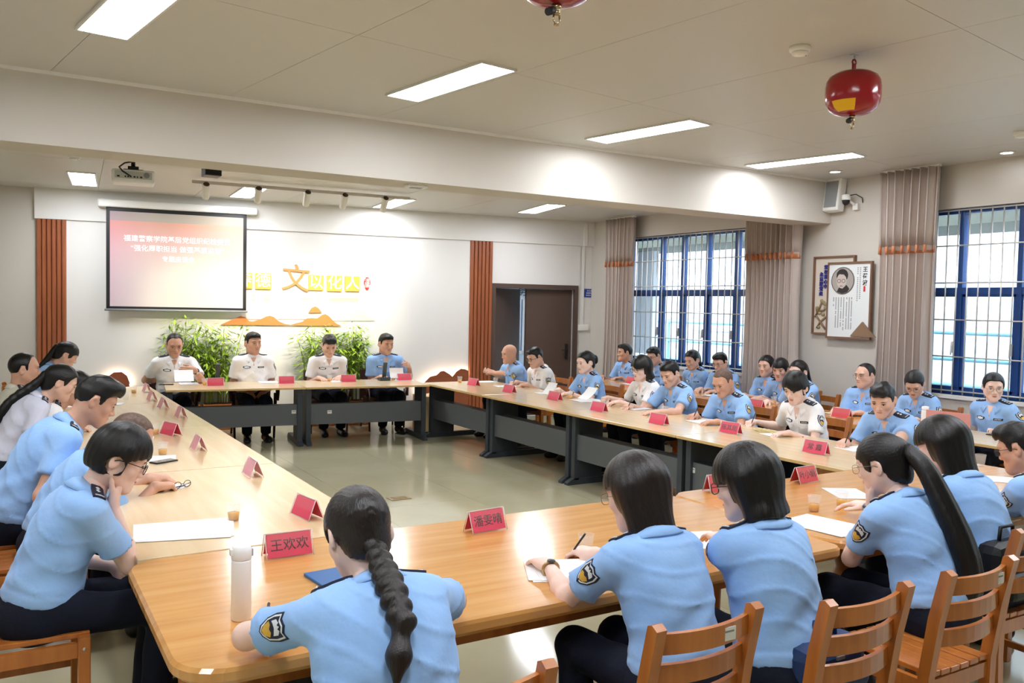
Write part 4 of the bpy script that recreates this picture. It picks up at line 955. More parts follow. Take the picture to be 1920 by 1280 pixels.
    if hair != 'bald':
        def mk():
            v, f = hair_field(hair, sex).mesh(.0055); sk = Skin(); sk.add(v, f); return sk.mesh('hair', s*hs)
        me = cached(('hair', hair, sex, s*hs, haircol), mk)
        hobj = link('hair', me, STUB if hair == 'stubble' else hm, root, matrix=HM)
    if tail is not None:
        # (dx,dy,dz,r) from the tie at the back of the head, in the person's own frame
        r0 = toP(V3(tail.get('root', (0, -.108, .03)))); T = Field(); p = r0; pts = [(p, tail['p'][0][3]*.75)]
        bk = unit(V3(0, -1, -.35)); q0 = r0; lf = .75 if braid else .55
        for (dx, dy, dz, r) in tail['p']:
            q0 = q0+V3(dx, dy, dz); p = q0.copy()
            for _ in range(8):
                e_ = F.ev(p[None])[0]
                if e_ < r*lf: p = p+bk*min(.03, r*lf-e_+.002)
            pts.append((p, r))
        if not braid:
            for _ in range(2):
                qs = [pts[0]]
                for (a, r1), (b, r2) in zip(pts, pts[1:]): qs += [(a*.75+b*.25, r1*.75+r2*.25), (a*.25+b*.75, r1*.25+r2*.75)]
                pts = qs+[pts[-1]]
        if braid:
            kx = 0
            for (a, r1), (b, r2) in zip(pts, pts[1:]):
                n_ = max(1, int(round(np.linalg.norm(b-a)/(.62*r1)))); T.rcone(a, b, r1*.6, r2*.6, .01)
                for t in range(n_):
                    c = a+(b-a)*t/n_; rr = r1+(r2-r1)*t/n_; sg_ = 1 if kx % 2 else -1; kx += 1
                    T.ell(c+V3(sg_*rr*.36, 0, 0), (rr*.82, rr*.66, rr*.72), .006, R=Ry(sg_*.6))
        else:
            for (a, r1), (b, r2) in zip(pts, pts[1:]): T.rcone(a, b, r1, r2, .02, flat=(V3(0, 1, 0), .75))
            T.disp = lambda P: .0022*np.sin(P[..., 0]*170+8*P[..., 2])
        if tail.get('brush'):
            (a, r1) = pts[-1]
            b = a+V3(tail['brush'])
            for _ in range(6):
                e_ = F.ev(b[None])[0]
                if e_ < r1*.9: b = b+bk*min(.03, r1*.9-e_+.002)
            T.rcone(a, (a+b)/2, r1*.8, r1*1.15, .02); T.rcone((a+b)/2, b, r1*1.15, r1*.4, .02)
        o = shell(T, tail.get('name', 'ponytail'), .0065, hm, root, s)
        if tie: part('hair_tie', mat('tie_'+tie.lstrip('#'), tie, .6), root, lambda m: m.ell(r0*s, (.026*s, .02*s, .026*s)))
    # ---------------- spectacles
    if glasses:
        gm = GLASSF if glasses == 'dark' else GLASSM; r = .0017 if glasses == 'dark' else .0012
        def gl(m):
            for sx in (-1, 1):
                pts = []
                for k in range(17):
                    a = 2*math.pi*k/16; ex = .7; cx, cz = math.cos(a), math.sin(a)
                    pts.append((sx*.034+.025*math.copysign(abs(cx)**ex, cx), .104-.1*abs(.025*cx+.012)*.3, .001+.018*math.copysign(abs(cz)**ex, cz)))
                m.tube(pts, r, 5, cap=False); m.tube([(sx*.059, .1, .008), (sx*.074, .06, .008), (sx*.084, -.002, .004), (sx*.083, -.018, -.006)], r, 5)
            m.tube([(-.009, .105, .005), (0, .108, .008), (.009, .105, .005)], r, 5)
            m.v = [tuple(np.array(q)*s*hs) for q in m.v]
        go = part('spectacles', gm, root, gl, matrix=HM)
        for sx in (-1, 1):
            part('lens', LENS, go, lambda m: m.add([tuple(np.array((sx*.034+.024*math.cos(2*math.pi*k/14), .1035, .001+.017*math.sin(2*math.pi*k/14)))*s*hs) for k in range(14)], [list(range(14))]))
    # ---------------- uniform details laid onto the shirt
    def lay(name, m, par, *a, **k):
        vs, fs = decal(F, *a, **k); sk = Skin(); sk.add(vs, fs); me = sk.mesh(name, s)
        for pg in me.polygons: pg.use_smooth = False
        return link(name, me, m, par)
    # collar
    ci = []
    for k in range(25):
        ph_ = (28+304*k/24)*D2R; c, sn = math.cos(ph_), math.sin(ph_); fr = (1+c)/2
        base = nb-u3*(.004+.034*fr)+fw2*(.0+.014*fr)
        q_in = base+rt*(sn*.058)+fw2*(c*.06)+u3*(.05-.022*fr)
        ex = max(0, (abs(k-12)-9)/3.)
        q_out = base+rt*(sn*(.084+.012*ex))+fw2*(c*.088+.012*ex)-u3*(.008+.042*ex)
        ci.append((q_in, q_out))
    qo = np.array([q for _, q in ci]); qd = (qo-nb)/np.linalg.norm(qo-nb, axis=1)[:, None]; dd = -u3-qd; dd /= np.linalg.norm(dd, axis=1)[:, None]
    qo = trace(F, qo+qd*.02+u3*.02, dd, .08)+u3*.009+qd*.007; ci = [(a, q) for (a, _), q in zip(ci, qo)]
    sk = Skin(); vs = []
    for a, b in ci: vs += [a, (a+b)/2+unit(b-nb)*.006+u3*.005, b, b-u3*.004-unit(b-nb)*.004, a-u3*.01-unit(a-nb)*.004]
    fs = []
    for k in range(24):
        for j in range(5): fs.append((k*5+j, k*5+(j+1) % 5, (k+1)*5+(j+1) % 5, (k+1)*5+j))
    fs += [(0, 1, 2, 3, 4), tuple(24*5+i for i in (4, 3, 2, 1, 0))]
    sk.add(vs, fs); link('collar', sk.mesh('collar', s), sm, root)
    root.location = (x, y, 0)
    if not detail: return root
    if eps is not None:
        for a in arms.values():
            sg = a['sg']; c = (nb+a['S'])/2+rt*sg*.022+u2*.06; ax = unit(a['S']+rt*sg*.02-nb)
            o = lay('epaulette', BADGE, root, c, -u2-rt*sg*.12, ax, fw2, *grid2(.105, .046, 6, 3), off=.007, thick=.004)
            vs, fs = [], []
            sk = Skin()
            for i in range(eps):
                dv, df = decal(F, c+ax*(-.028+.022*i), -u2-rt*sg*.12, ax, fw2, *fan2([(-.009, 0), (0, -.009), (.009, 0), (0, .009)]), off=.009, thick=0.); sk.add(dv, df)
            dv, df = decal(F, c+ax*.044, -u2-rt*sg*.12, ax, fw2, *grid2(.005, .034, 1, 2), off=.009, thick=0.); sk.add(dv, df)
            tag(link('insignia', sk.mesh('insignia', s), SILVER, o), kind='stuff')
    if badge:
        cc = chest+u2*.02+fw2*.2
        o = lay('chest_emblem', BADGE, root, cc+rt*.075, -fw2, rt, u2, *fan2(OVAL), off=.0035)
        lay('emblem_field', PALEB, o, cc+rt*.075, -fw2, rt, u2, *fan2(scale2(OVAL, .72)), off=.0048)
        o = lay('number_plate', BADGE, root, cc-rt*.078, -fw2, rt, u2, *grid2(.07, .017, 5, 2), off=.0035)
        sk = Skin()
        for i in range(6):
            dv, df = decal(F, cc-rt*.078+rt*(-.022+.0088*i), -fw2, rt, u2, *grid2(.0045, .009, 1, 1), off=.0046, thick=0.); sk.add(dv, df)
        tag(link('plate_figures', sk.mesh('fig', s), SILVER, o), kind='stuff')
        for sg in (-1, 1):
            lay('pocket_flap', sm, root, cc+rt*sg*.076-u2*.035, -fw2, rt, u2, *grid2(.095, .03, 5, 2), off=.003)
        lay('button_placket', sm, root, waist+u2*.07+fw2*.25, -fw2, rt, u2, *grid2(.03, .34, 2, 14), off=.0028)
    if patch:
        for sd in ('l', 'r') if patch is True else patch:
            a = arms[sd]; d = unit(a['E']-a['S']); out = unit(rt*a['sg']-d*(d@(rt*a['sg']))+fw2*.12)
            c = a['S']+d*.075+out*.12; ut = np.cross(d, out)*1.
            if ut@fw2 < 0: ut = -ut
            if sd == 'l': ut = ut
            o = lay('sleeve_patch', BADGE, root, c, -out, ut, -d, *fan2(SHIELD), off=.0035)
            lay('patch_border', PALEB, o, c, -out, ut, -d, *fan2(scale2(SHIELD, .88)), off=.0042, thick=0.)
            lay('patch_field', BADGE, o, c, -out, ut, -d, *fan2(scale2(SHIELD, .76)), off=.005, thick=0.)
            lay('patch_crest', PALEB, o, c-d*.006, -out, ut, -d, *fan2([(-.02, .012), (-.01, .022), (-.008, .01), (0, .024), (.008, .01), (.01, .022), (.02, .012), (.019, -.004), (-.019, -.004)]), off=.0058, thick=0.)
            lay('patch_wheat', GOLD, o, c+d*.016, -out, ut, -d, *fan2([(-.02, .006), (-.01, .012), (0, .008), (.01, .012), (.02, .006), (.013, -.01), (0, -.017), (-.013, -.01)]), off=.0058, thick=0.)
    for sd, lb in (pens or {}).items():
        a = arms[sd]; th = np.cross(unit(a['fd']), unit(a['pn']))*(1 if sd == 'r' else -1)
        g_ = (a['W']+(unit(a['fd'])*.085+unit(a['pn'])*.02+th*.03)*hsz)*s; d_ = unit(-unit(a['fd'])*.55+V3(0, 0, .8)+th*.1)
        w0, w1 = Rz(rz)@(g_-d_*.055)+V3(x, y, 0), Rz(rz)@(g_+d_*.09)+V3(x, y, 0)
        if w0[2] < .753 and a['W'][2]*s < .9: w1[2] += .754-w0[2]; w0[2] = .754
        pen(lb, tuple(w0), tuple(w1), .0045)
    if watch:
        a = arms[watch[0]]; E, W = a['E'], a['W']; d = unit(W-E); c = W-d*.02; m1 = GOLDW if watch[1] == 'gold' else WATCHD
        n1 = unit(-V3(a['pn'])+d*(d@V3(a['pn']))); n2 = np.cross(d, n1); rr = (.029 if fem else .033)
        wv = part('wrist_watch', m1, root, lambda m: m.tube([tuple((c+n1*rr*math.cos(t*.3927)+n2*rr*math.sin(t*.3927))*s) for t in range(17)], .006*s, 6, cap=False))
        part('watch_face', WATCHD if watch[1] == 'gold' else PALEB, wv, lambda m: m.ell(tuple((c+n1*(rr+.003))*s), (.016*s, .016*s, .016*s), R=np.stack([n2, d, n1*.3], 1)))
    return root
# ================================================================== FURNITURE AND PROPS
TOP = mat('tabletop_maple', '#dcc196', .2, spec=.5, noise=(1.2, (1, 12, 1), '#e3cba3', .35, .65), coat=.25)
TOPE = mat('tabletop_edge', '#d9b77c', .4); LEGG = mat('table_steel_grey', '#3d434a', .45, spec=.4); PANG = mat('modesty_grey', '#5b6064', .4, spec=.45)
WOOD = mat('wood_amber', '#d7a15e', .22, spec=.5, noise=(1.3, (1.2, 16, 6), '#c88c47', .35, .68), coat=.4)
WOODD = mat('wood_amber_dark', '#b5702f', .3, noise=(1.5, (14, 14, 1.2), '#a0602a', .35, .68), coat=.3)
CHW = mat('chair_wood', '#bd7434', .28, spec=.5, noise=(2., (10, 10, 1.5), '#a8622a', .35, .7), coat=.3)
PAPER = mat('paper_white', '#f2f3f4', .7); ACR = mat('acrylic', '#ffffff', .05, alpha=.06, spec=.6); CARD = mat('card_pink', '#d92152', .55); CARDR = mat('card_red', '#cb1c2e', .55)
TEA = mat('tea', '#e3a41f', .1); CUP = mat('cup_clear', '#f4f6f6', .08, alpha=.13); LEATH = mat('leather_brown', '#3a201a', .35, spec=.5); DWOOD = mat('dark_wood', '#3b1f18', .35)
def rrect(x0, y0, x1, y1, r, n=5):
    rs = r if isinstance(r, (tuple, list)) else [r]*4; P = []
    for (cx, cy, a0), q in zip(((x0, y0, 180), (x1, y0, 270), (x1, y1, 0), (x0, y1, 90)), rs):
        ox = cx+(q if cx == x0 else -q); oy = cy+(q if cy == y0 else -q)
        for k in range(n+1): a = math.radians(a0+90*k/n); P.append((ox+q*math.cos(a), oy+q*math.sin(a)))
    return P
def slab(m, P, z0, z1, b=.008):
    c = np.mean(P, 0); ins = lambda d: [tuple(np.array(p)-(np.array(p)-c)/np.linalg.norm(np.array(p)-c)*d) for p in P]
    A, B, C, D = ins(b), P, P, ins(b); n = len(P); vs = [(x, y, z0) for x, y in A]+[(x, y, z0+b) for x, y in B]+[(x, y, z1-b) for x, y in C]+[(x, y, z1) for x, y in D]
    fs = [list(range(n))[::-1], list(range(3*n, 4*n))]+[(j*n+i, j*n+(i+1) % n, (j+1)*n+(i+1) % n, (j+1)*n+i) for j in range(3) for i in range(n)]
    m.add(vs, fs)
def conf_table(label, x, y, rz, L, W, group):
    """x along the length, front edge (towards the middle of the room) at y=0, sitters at y=W"""
    t = thing('meeting_table', label, 'table', (x, y, 0), rz, group); h = L/2-.004
    part('tabletop', TOP, t, lambda m: m.box((-h, 0, .725), (h, W, .75), bev=.004))
    part('edge_band', TOPE, t, lambda m: m.box((-h, -.0015, .727), (h, 0, .748)))
    for sx in (-1, 1):
        lg = part('leg', LEGG, t, lambda m: (m.box((sx*(h-.05)-.022, .12, .05), (sx*(h-.05)+.022, .46, .725)), m.box((sx*(h-.05)-.03, .1, .05), (sx*(h-.05)+.03, .16, .725))))
        part('foot', LEGG, lg, lambda m: m.prism([(.02, 0), (W-.06, 0), (W-.06, .025), (W-.12, .065), (.09, .065), (.02, .025)], sx*(h-.05)-.03, sx*(h-.05)+.03, axis='x'))
    part('modesty_panel', PANG, t, lambda m: m.box((-h+.08, .13, .26), (h-.08, .15, .52)))
    part('cable_tray', LEGG, t, lambda m: m.box((-h+.08, .15, .5), (h-.08, .3, .515)))
    return t
# left run (front edge x=1.56, sitters towards -X)
LN = ['nearest', 'second from the front', 'third from the front', 'farthest']
for i in range(4): conf_table('maple meeting table in the left row, %s' % LN[i], 1.56, 3.745+1.865*(i+.5), math.pi/2, 1.865, 1.08, 'maple meeting tables with grey steel legs')
for i in range(4): conf_table('maple meeting table in the right row, %s' % LN[i], 4.94, 3.745+1.70*(i+.5), -math.pi/2, 1.70, 1.06, 'maple meeting tables with grey steel legs')
ab = math.atan2(-.44, 3.44); bx, by = 1.66, 10.62; BL = 1.635
for i in range(2): conf_table('maple meeting table before the screen wall, %s half' % ('left', 'right')[i], bx+math.cos(ab)*BL*(i+.5), by+math.sin(ab)*BL*(i+.5), ab, BL, .95, 'maple meeting tables with grey steel legs')
# wood tables in front
def wood_table(label, x0, x1, y0, y1, rad, z=.75, cat='table', group='amber wood tables', lc=WOOD):
    t = thing('wood_table', label, cat, ((x0+x1)/2, (y0+y1)/2, 0), 0, group); a, b = (x1-x0)/2, (y1-y0)/2
    part('tabletop', lc, t, lambda m: slab(m, rrect(-a, -b, a, b, rad, 7), z-.05, z, .012))
    part('apron', WOODD, t, lambda m: [m.box(p, q) for p, q in (((-a+.2, -b+.12, z-.13), (a-.2, -b+.15, z-.05)), ((-a+.2, b-.15, z-.13), (a-.2, b-.12, z-.05)), ((-a+.2, -b+.15, z-.13), (-a+.23, b-.15, z-.05)), ((a-.23, -b+.15, z-.13), (a-.2, b-.15, z-.05)))])
    prof = [(.04, 0), (.045, .03), (.038, .06), (.042, .3), (.052, z-.26), (.06, z-.2), (.05, z-.17), (.066, z-.13), (.07, z-.05)]
    for sx in (-1, 1):
        for sy in (-1, 1): part('leg', WOODD, t, lambda m: m.lathe(prof, 18), loc=(sx*(a-.22), sy*(b-.17), 0))
    return t
wood_table('long amber wood table with rounded corners carrying the white flask', .43, 3.335, 2.51, 3.735, (.16, .06, .06, .12))
wood_table('long amber wood table joined on the right, running under the right hand sitters', 3.345, 6.08, 2.51, 3.735, (.2, .14, .14, .1))
wood_table('narrow amber wood table of the window row, far half', 7.07, 7.78, 7.62, 10.3, .04); wood_table('narrow amber wood table of the window row, near half', 7.07, 7.78, 5.2, 7.6, .04)
conf_table('pale maple table of the window row at the right edge', 7.03, 4.12, -math.pi/2, 1.9, .75, 'maple meeting tables with grey steel legs')
# ---- chairs
def chair_proto():
    t = thing('wooden_chair', 'x', 'chair', (0, 0, 0), 0, 'amber wooden chairs with slatted seats')
    W2, Dp, H = .205, .44, .475
    for sx in (-1, 1):
        P = [(-.21, 0), (-.165, 0), (-.155, .3), (-.158, .47), (-.19, .7), (-.232, .885), (-.252, .892), (-.275, .878), (-.235, .69), (-.203, .47), (-.2, .3)]
        part('back_post', CHW, t, lambda m: m.prism(P, sx*W2-.02, sx*W2+.02, axis='x'))
        part('front_leg', CHW, t, lambda m: m.box((sx*W2-.022, .19, 0), (sx*W2+.022, .235, H-.005), bev=.004))
        part('side_rail', CHW, t, lambda m: m.box((sx*W2-.012, -.17, H-.085), (sx*W2+.012, .2, H-.025)))
        part('stretcher', CHW, t, lambda m: m.box((sx*W2-.009, -.17, .2), (sx*W2+.009, .2, .23)))
        part('screw', mat('screw_steel', '#c8c4bc', .3, .8), t, lambda m: m.ell((sx*(W2+.022), .212, H-.05), (.004, .008, .008)))
    part('front_rail', CHW, t, lambda m: m.box((-W2, .205, H-.085), (W2, .228, H-.025))); part('rear_rail', CHW, t, lambda m: m.box((-W2, -.19, H-.085), (W2, -.17, H-.025)))
    for i in range(6):
        x0 = -.19+.38*i/6; part('seat_slat', CHW, t, lambda m: m.box((x0+.003, -.19, H-.022+.006*abs(i-2.5)/2.5), (x0+.38/6-.003, .235, H+.006*abs(i-2.5)/2.5), bev=.004))
    for z, y in ((.822, -.226), (.718, -.203), (.614, -.186)):
        def sl(m):
            n = 8; F, B = [], []
            for k in range(n+1):
                u = -1+2*k/n; yy = y-.035*(1-u*u); F.append((u*(W2-.018), yy)); B.append((u*(W2-.018), yy-.018))
            m.prism(F+B[::-1], z-.032, z+.032)
        part('back_slat', CHW, t, sl)
    return t
CH0 = chair_proto(); KIDS[CH0.name] = children(CH0); _used = [False]
def chair(label, x, y, face):
    o = CH0 if not _used[0] else copy_tree(CH0); _used[0] = True
    o.location = (x, y, 0); o.rotation_euler = (0, 0, (face-90)*math.pi/180); o['label'] = label; return o
def leather_proto():
    t = thing('leather_armchair', 'x', 'chair', (0, 0, 0), 0, 'dark leather armchairs at the head table')
    part('seat', LEATH, t, lambda m: m.box((-.25, -.22, .36), (.25, .27, .47), bev=.04))
    def back(m):
        n = 10; F = [((-.27+.54*k/n), -.24-.06*(1-(2*k/n-1)**2)) for k in range(n+1)]; B = [(a, b-.05) for a, b in F]; m.prism(F+B[::-1], .42, .84)
    part('backrest', LEATH, t, back)
    for sx in (-1, 1):
        part('arm', DWOOD, t, lambda m: m.tube([(sx*.27, -.24, .68), (sx*.3, -.1, .69), (sx*.31, .1, .67), (sx*.3, .22, .62), (sx*.29, .26, .5)], [.022, .028, .03, .028, .022], 10))
        part('leg', DWOOD, t, lambda m: m.tube([(sx*.27, .23, .6), (sx*.26, .24, .3), (sx*.25, .25, 0)], [.024, .02, .014], 8)); part('leg', DWOOD, t, lambda m: m.tube([(sx*.23, -.22, .4), (sx*.24, -.3, 0)], [.022, .014], 8))
    return t
LC0 = leather_proto(); KIDS[LC0.name] = children(LC0); _lused = [False]
def lchair(label, x, y, face):
    o = LC0 if not _lused[0] else copy_tree(LC0); _lused[0] = True
    o.location = (x, y, 0); o.rotation_euler = (0, 0, (face-90)*math.pi/180); o['label'] = label; return o
# ---- name plates
def name_plate(label, x, y, face, text=None, col=None, z=.75, w=.2):
    """face = direction the inscribed side looks"""
    t = thing('name_plate', label, 'name plate', (x, y, z), (face-90)*math.pi/180, 'folded name plates on the tables'); h, d = .1, .042; cm = col or CARD
    for sy in (1, -1):
        part('card', cm, t, lambda m: m.add([(-w/2+.006, sy*(d-.003), .006), (w/2-.006, sy*(d-.003), .006), (w/2-.006, sy*.004, h-.004), (-w/2+.006, sy*.004, h-.004)], [(0, 1, 2, 3) if sy < 0 else (3, 2, 1, 0)]))
        part('acrylic_sheet', ACR, t, lambda m: m.add([(-w/2, sy*d, 0), (w/2, sy*d, 0), (w/2, sy*.006, h), (-w/2, sy*.006, h), (-w/2, sy*(d-.002), 0), (w/2, sy*(d-.002), 0), (w/2, sy*.004, h), (-w/2, sy*.004, h)], [(0, 1, 2, 3), (4, 7, 6, 5), (0, 4, 5, 1), (3, 2, 6, 7), (0, 3, 7, 4), (1, 5, 6, 2)]))
    part('rim', mat('acrylic_rim', '#f3dfe4', .15, alpha=.75), t, lambda m: [m.tube([(sx*w/2, sy*d, 0), (sx*w/2, sy*.005, h)], .0022, 5) for sx in (-1, 1) for sy in (-1, 1)]+[m.tube([(-w/2, 0, h), (w/2, 0, h)], .0022, 5)])['kind'] = 'stuff'
    if text:
        a = math.atan2(h, d); M = Matrix.Translation((0, d*.5+.0015, h*.5)) @ Matrix.Rotation(math.pi, 4, 'Z') @ Matrix.Rotation(a, 4, 'X')
        link('inscription', text_mesh(text, .055, .0004, bold=.0004), mat('plate_ink', '#4a0d1c', .7), t, matrix=M)
    return t
def on_table(px, py, z=.75):
    """point of a table top under a pixel, kept inside the top of the table it belongs to"""
    q = atz(px, py, z)
    if q[0] > 6.6 and q[1] > 3.1:
        if q[0] > 7.72: q = atx(px, py, 7.68)
        elif q[0] < 7.12: q = atx(px, py, 7.17)
    elif q[0] > 4.9 and q[1] > 3.75 and q[1] < 10.9:
        if q[0] > 5.85: q = atx(px, py, 5.82)
        q[1] = min(q[1], 10.36)
    elif q[1] > 9.7 and q[0] > 1.7:
        l = np.array([[math.cos(ab), math.sin(ab)], [-math.sin(ab), math.cos(ab)]])@(q[:2]-np.array([bx, by]))
        d = (RC@np.array([px-960., -(py-640.), -FPX]))[:2]; dl_ = np.array([[math.cos(ab), math.sin(ab)], [-math.sin(ab), math.cos(ab)]])@d
        if l[1] > .78: l = l-dl_*((l[1]-.78)/dl_[1])
        l[0] = min(l[0], 2*BL-.16); q = np.array([bx+l[0]*math.cos(ab)-l[1]*math.sin(ab), by+l[0]*math.sin(ab)+l[1]*math.cos(ab), z])
    q[2] = z; return q
def P_(px, py, z=.75): q = on_table(px, py, z); return q[0], q[1]
name_plate('pink name plate with a three-character name beside the white flask', *P_(540, 1040), -90, '王欢欢'); name_plate('pink name plate with a three-character name mid-table before the long-haired woman', *P_(910, 993), -84, '潘雯晴')
name_plate('red name plate partly hidden by the bob-haired woman', *P_(1352, 920), -100, None, CARDR); name_plate('red name plate with a three-character name on the right wood table', *P_(1508, 903), -84, '叶小娟', CARDR)
RN = [((1530, 850), '常 霞', 'pink name plate with a two-character name before the young officer at the near end'), ((1370, 812), '陈其刚', 'pink name plate before the woman in the white shirt of the right row'), ((1235, 795), None, 'pink name plate with a bright glare before the balding man'), ((1123, 771), None, 'pink name plate before the man beside the white-shirted woman with spectacles'),
      ((1040, 750), None, 'pink name plate beside the tea cup of the right row'), ((955, 736), None, 'pink name plate before the white-shirted man of the right row'), ((888, 723), None, 'pink name plate nearest the far end of the right row')]
for p, tx, lb in RN: name_plate(lb, *P_(*p), 180+6, tx, CARD)
LNM = [((575, 968), 'pink name plate turned sideways near the wood table end', 10), ((474, 890), 'pale pink name plate on the second left table', 0), ((372, 842), 'pink name plate between the phone and the table edge', 0), ((320, 815), 'pink and white name plate beside a tea cup on the left tables', 20), ((339, 782), 'pale name plate just beyond the middle table seam', 0), ((306, 765), 'pale name plate third from the far end of the left row', 0), ((285, 750), 'pale name plate second from the far end of the left row', 0), ((275, 735), 'pale name plate at the far end of the left row', 0)]
for p, lb, a in LNM: name_plate(lb, *P_(*p), a, None, mat('card_pale', '#e7a3b0', .5) if a == 0 else CARD)
for p, lb in (((404, 723), 'red name plate before the leftmost man at the head table'), ((537, 719), 'red name plate second from the left on the head table'), ((653, 716), 'red name plate with white glare on the head table'), ((766, 713), 'red name plate before the man in blue at the head table')): name_plate(lb, *P_(*p), -90-7, None, CARD)
for p, lb in (((1417, 765), 'red name plate on the far window table beside a tea glass'), ((1578, 783), 'shiny red name plate on the near window table'), ((1185, 705), 'red name plate at the far end of the window row')): name_plate(lb, *P_(*p), 186, None, CARDR)
# ---- cups of tea
cm_ = MB().lathe([(.024, .0), (.025, .004), (.035, .085), (.036, .085), (.0265, .003)], 16).mesh('cup'); cm_.materials.append(CUP)
tm_ = MB().lathe([(.0235, .004), (.028, .04), (.0001, .041)], 16).mesh('tea'); tm_.materials.append(TEA)
rm_ = MB().tube([(.0357*math.cos(k*.3927), .0357*math.sin(k*.3927), .085) for k in range(17)], .0016, 5, cap=False).mesh('rim'); rm_.materials.append(CUP)
def cup(label, px, py, tea=True, z=.75):
    q = on_table(px, py, z); t = thing('plastic_cup', label, 'cup', (q[0], q[1], z), 0, 'clear plastic cups on the tables')
    link('cup_wall', cm_, None, t); link('rim', rm_, None, t)
    if tea: link('tea', tm_, None, t)
CUPS = [((438, 975), 'cup with a little tea beside the large paper stack', 1), ((305, 852), 'half-full tea cup beyond the phone on the left tables', 1), ((291, 814), 'tea cup beside the pink and white name plate', 1), ((236, 749), 'nearly empty cup on the far left table', 0), ((251, 737), 'dark tea cup nearest the far left corner', 1),
        ((1098, 1037), 'empty clear cup behind the writing hand of the long-haired woman', 0), ((1526, 958), 'tea cup right of the bob-haired woman', 1), ((1578, 950), 'tea cup held near the ponytailed woman', 1), ((1247, 777), 'clear cup before the man in blue of the right row', 0), ((1069, 747), 'tea cup in the middle of the right row', 1), ((861, 717), 'tea cup at the far end of the right row', 1), ((929, 718), 'clear cup before the bald man', 0),
        ((384, 722), 'tea cup before the leftmost head table man', 1), ((618, 709), 'tea cup before the third head table man', 1), ((738, 710), 'tea cup beside the microphone at the head table', 1), ((1451, 752), 'tea glass on the far window table', 1), ((1208, 710), 'clear cup before the far window-row men', 0), ((1838, 874), 'clear cup at the right end of the wood table', 0)]
for p, lb, te in CUPS: cup(lb, *p, te)
# ---- papers, notebooks, phones, pens
def paper(label, px, py, rz, w=.21, l=.297, n=1, z=.75, name='paper_sheet', col=None, group='papers on the tables', curl=0.):
    q = on_table(px, py, z); t = thing(name, label, 'paper' if name == 'paper_sheet' else 'notebook', (q[0], q[1], z), math.radians(rz), group)
    for i in range(n):
        dx, dy = (.012*i*(-1)**i, .01*i); a = .04*i*(-1)**i
        def sh(m):
            N = 8; vs = []
            for j in range(N+1):
                for k in range(2): vs.append((-w/2+w*k, -l/2+l*j/N, .0012+.0016*i+curl*max(0, (j/N-.55))**2))
            vs2 = [(x, y, zz+.0012) for x, y, zz in vs]; L = len(vs); f = [(2*j, 2*j+1, 2*j+3, 2*j+2) for j in range(N)]
            m.add(vs+vs2, [tuple(reversed(x)) for x in f]+[tuple(i_+L for i_ in x) for x in f]+[(2*j, 2*j+2, 2*j+2+L, 2*j+L) for j in range(N)]+[(2*j+3, 2*j+1, 2*j+1+L, 2*j+3+L) for j in range(N)]+[(0, L, L+1, 1), (2*N, 2*N+1, 2*N+1+L, 2*N+L)])
        s_ = part('sheet', col or PAPER, t, sh, loc=(dx, dy, 0), rot=(0, 0, a))
    if name == 'paper_sheet' and n >= 1:
        part('print_lines', mat('print_faint', '#dcdfe4', .8), s_, lambda m: [m.box((-w*.38, -l*.4+l*.8*k/15, .0026+.0016*(n-1)), (w*.38, -l*.4+l*.8*k/15+.003, .0029+.0016*(n-1))) for k in range(16) if curl == 0])['kind'] = 'stuff' if curl == 0 else None
    return t
def ppr(*a, **k):
    k.setdefault('curl', 0.); return paper(*a, **k)
ppr('large stack of printed sheets beside the woman resting her chin', 350, 995, 78, .3, .42, 3); ppr('white paper under the phone on the left tables', 285, 860, 80, .21, .3, 1); ppr('small white paper beside the folded spectacles on the left tables', 332, 912, 60, .12, .1, 1); ppr('white sheet at the elbow of the third man on the left', 262, 822, 80, .15, .2, 1); ppr('white sheets before the ponytailed woman on the left', 205, 757, 70, .2, .28, 2, curl=.3)
ppr('open white notebook under the watch hand of the long-haired woman', 1070, 1072, -25, .34, .25, 3, curl=.02); ppr('white paper at the right arm of the long-haired woman', 1320, 1012, -20, .2, .28, 1); ppr('large white paper hanging over the right wood table edge', 1550, 985, 10, .28, .36, 2); ppr('white paper under the hand of the ponytailed woman', 1590, 925, -30, .21, .28, 1)
ppr('paper of the white-shirted woman in the right row', 1465, 803, 82, .21, .3, 2); ppr('paper before the young officer at the near end', 1610, 838, 80, .21, .3, 1); ppr('paper on a dark folder before the balding man', 1325, 786, 85, .23, .32, 2); ppr('open notebook before the man in blue of the right row', 1195, 766, 95, .18, .26, 3); ppr('paper on a folder before the white-shirted woman with spectacles', 1105, 751, 85, .24, .34, 3); ppr('paper before the woman with the hair bun', 1030, 737, 85, .22, .32, 2); ppr('paper before the white-shirted man of the right row', 948, 724, 85, .2, .28, 2); ppr('papers before the bald man', 905, 713, 85, .22, .32, 2)
ppr('papers before the leftmost head table man', 355, 716, -5, .22, .3, 2); ppr('papers before the second head table man', 505, 712, -5, .24, .3, 2); ppr('papers before the third head table man', 632, 709, -5, .2, .28, 1); ppr('folders at the right end of the head table', 800, 709, -5, .26, .3, 2)
ppr('thick stack of papers on the near window table', 1590, 765, 80, .24, .34, 4); ppr('open notebook in the window row centre', 1345, 726, 85, .2, .26, 3); ppr('notebook at the far end of the window row', 1185, 702, 85, .2, .24, 2); ppr('white papers at the right end of the wood table', 1890, 900, 40, .21, .3, 1)
def phone(label, px, py, rz, z=.75):
    q = on_table(px, py, z); t = thing('phone', label, 'phone', (q[0], q[1], z), math.radians(rz), 'phones on the tables')
    part('case', DARKP, t, lambda m: m.box((-.04, -.082, 0), (.04, .082, .01), bev=.003)); part('screen', mat('phone_glass', '#3a3d42', .08), t, lambda m: m.box((-.036, -.077, .01), (.036, .077, .0108)))
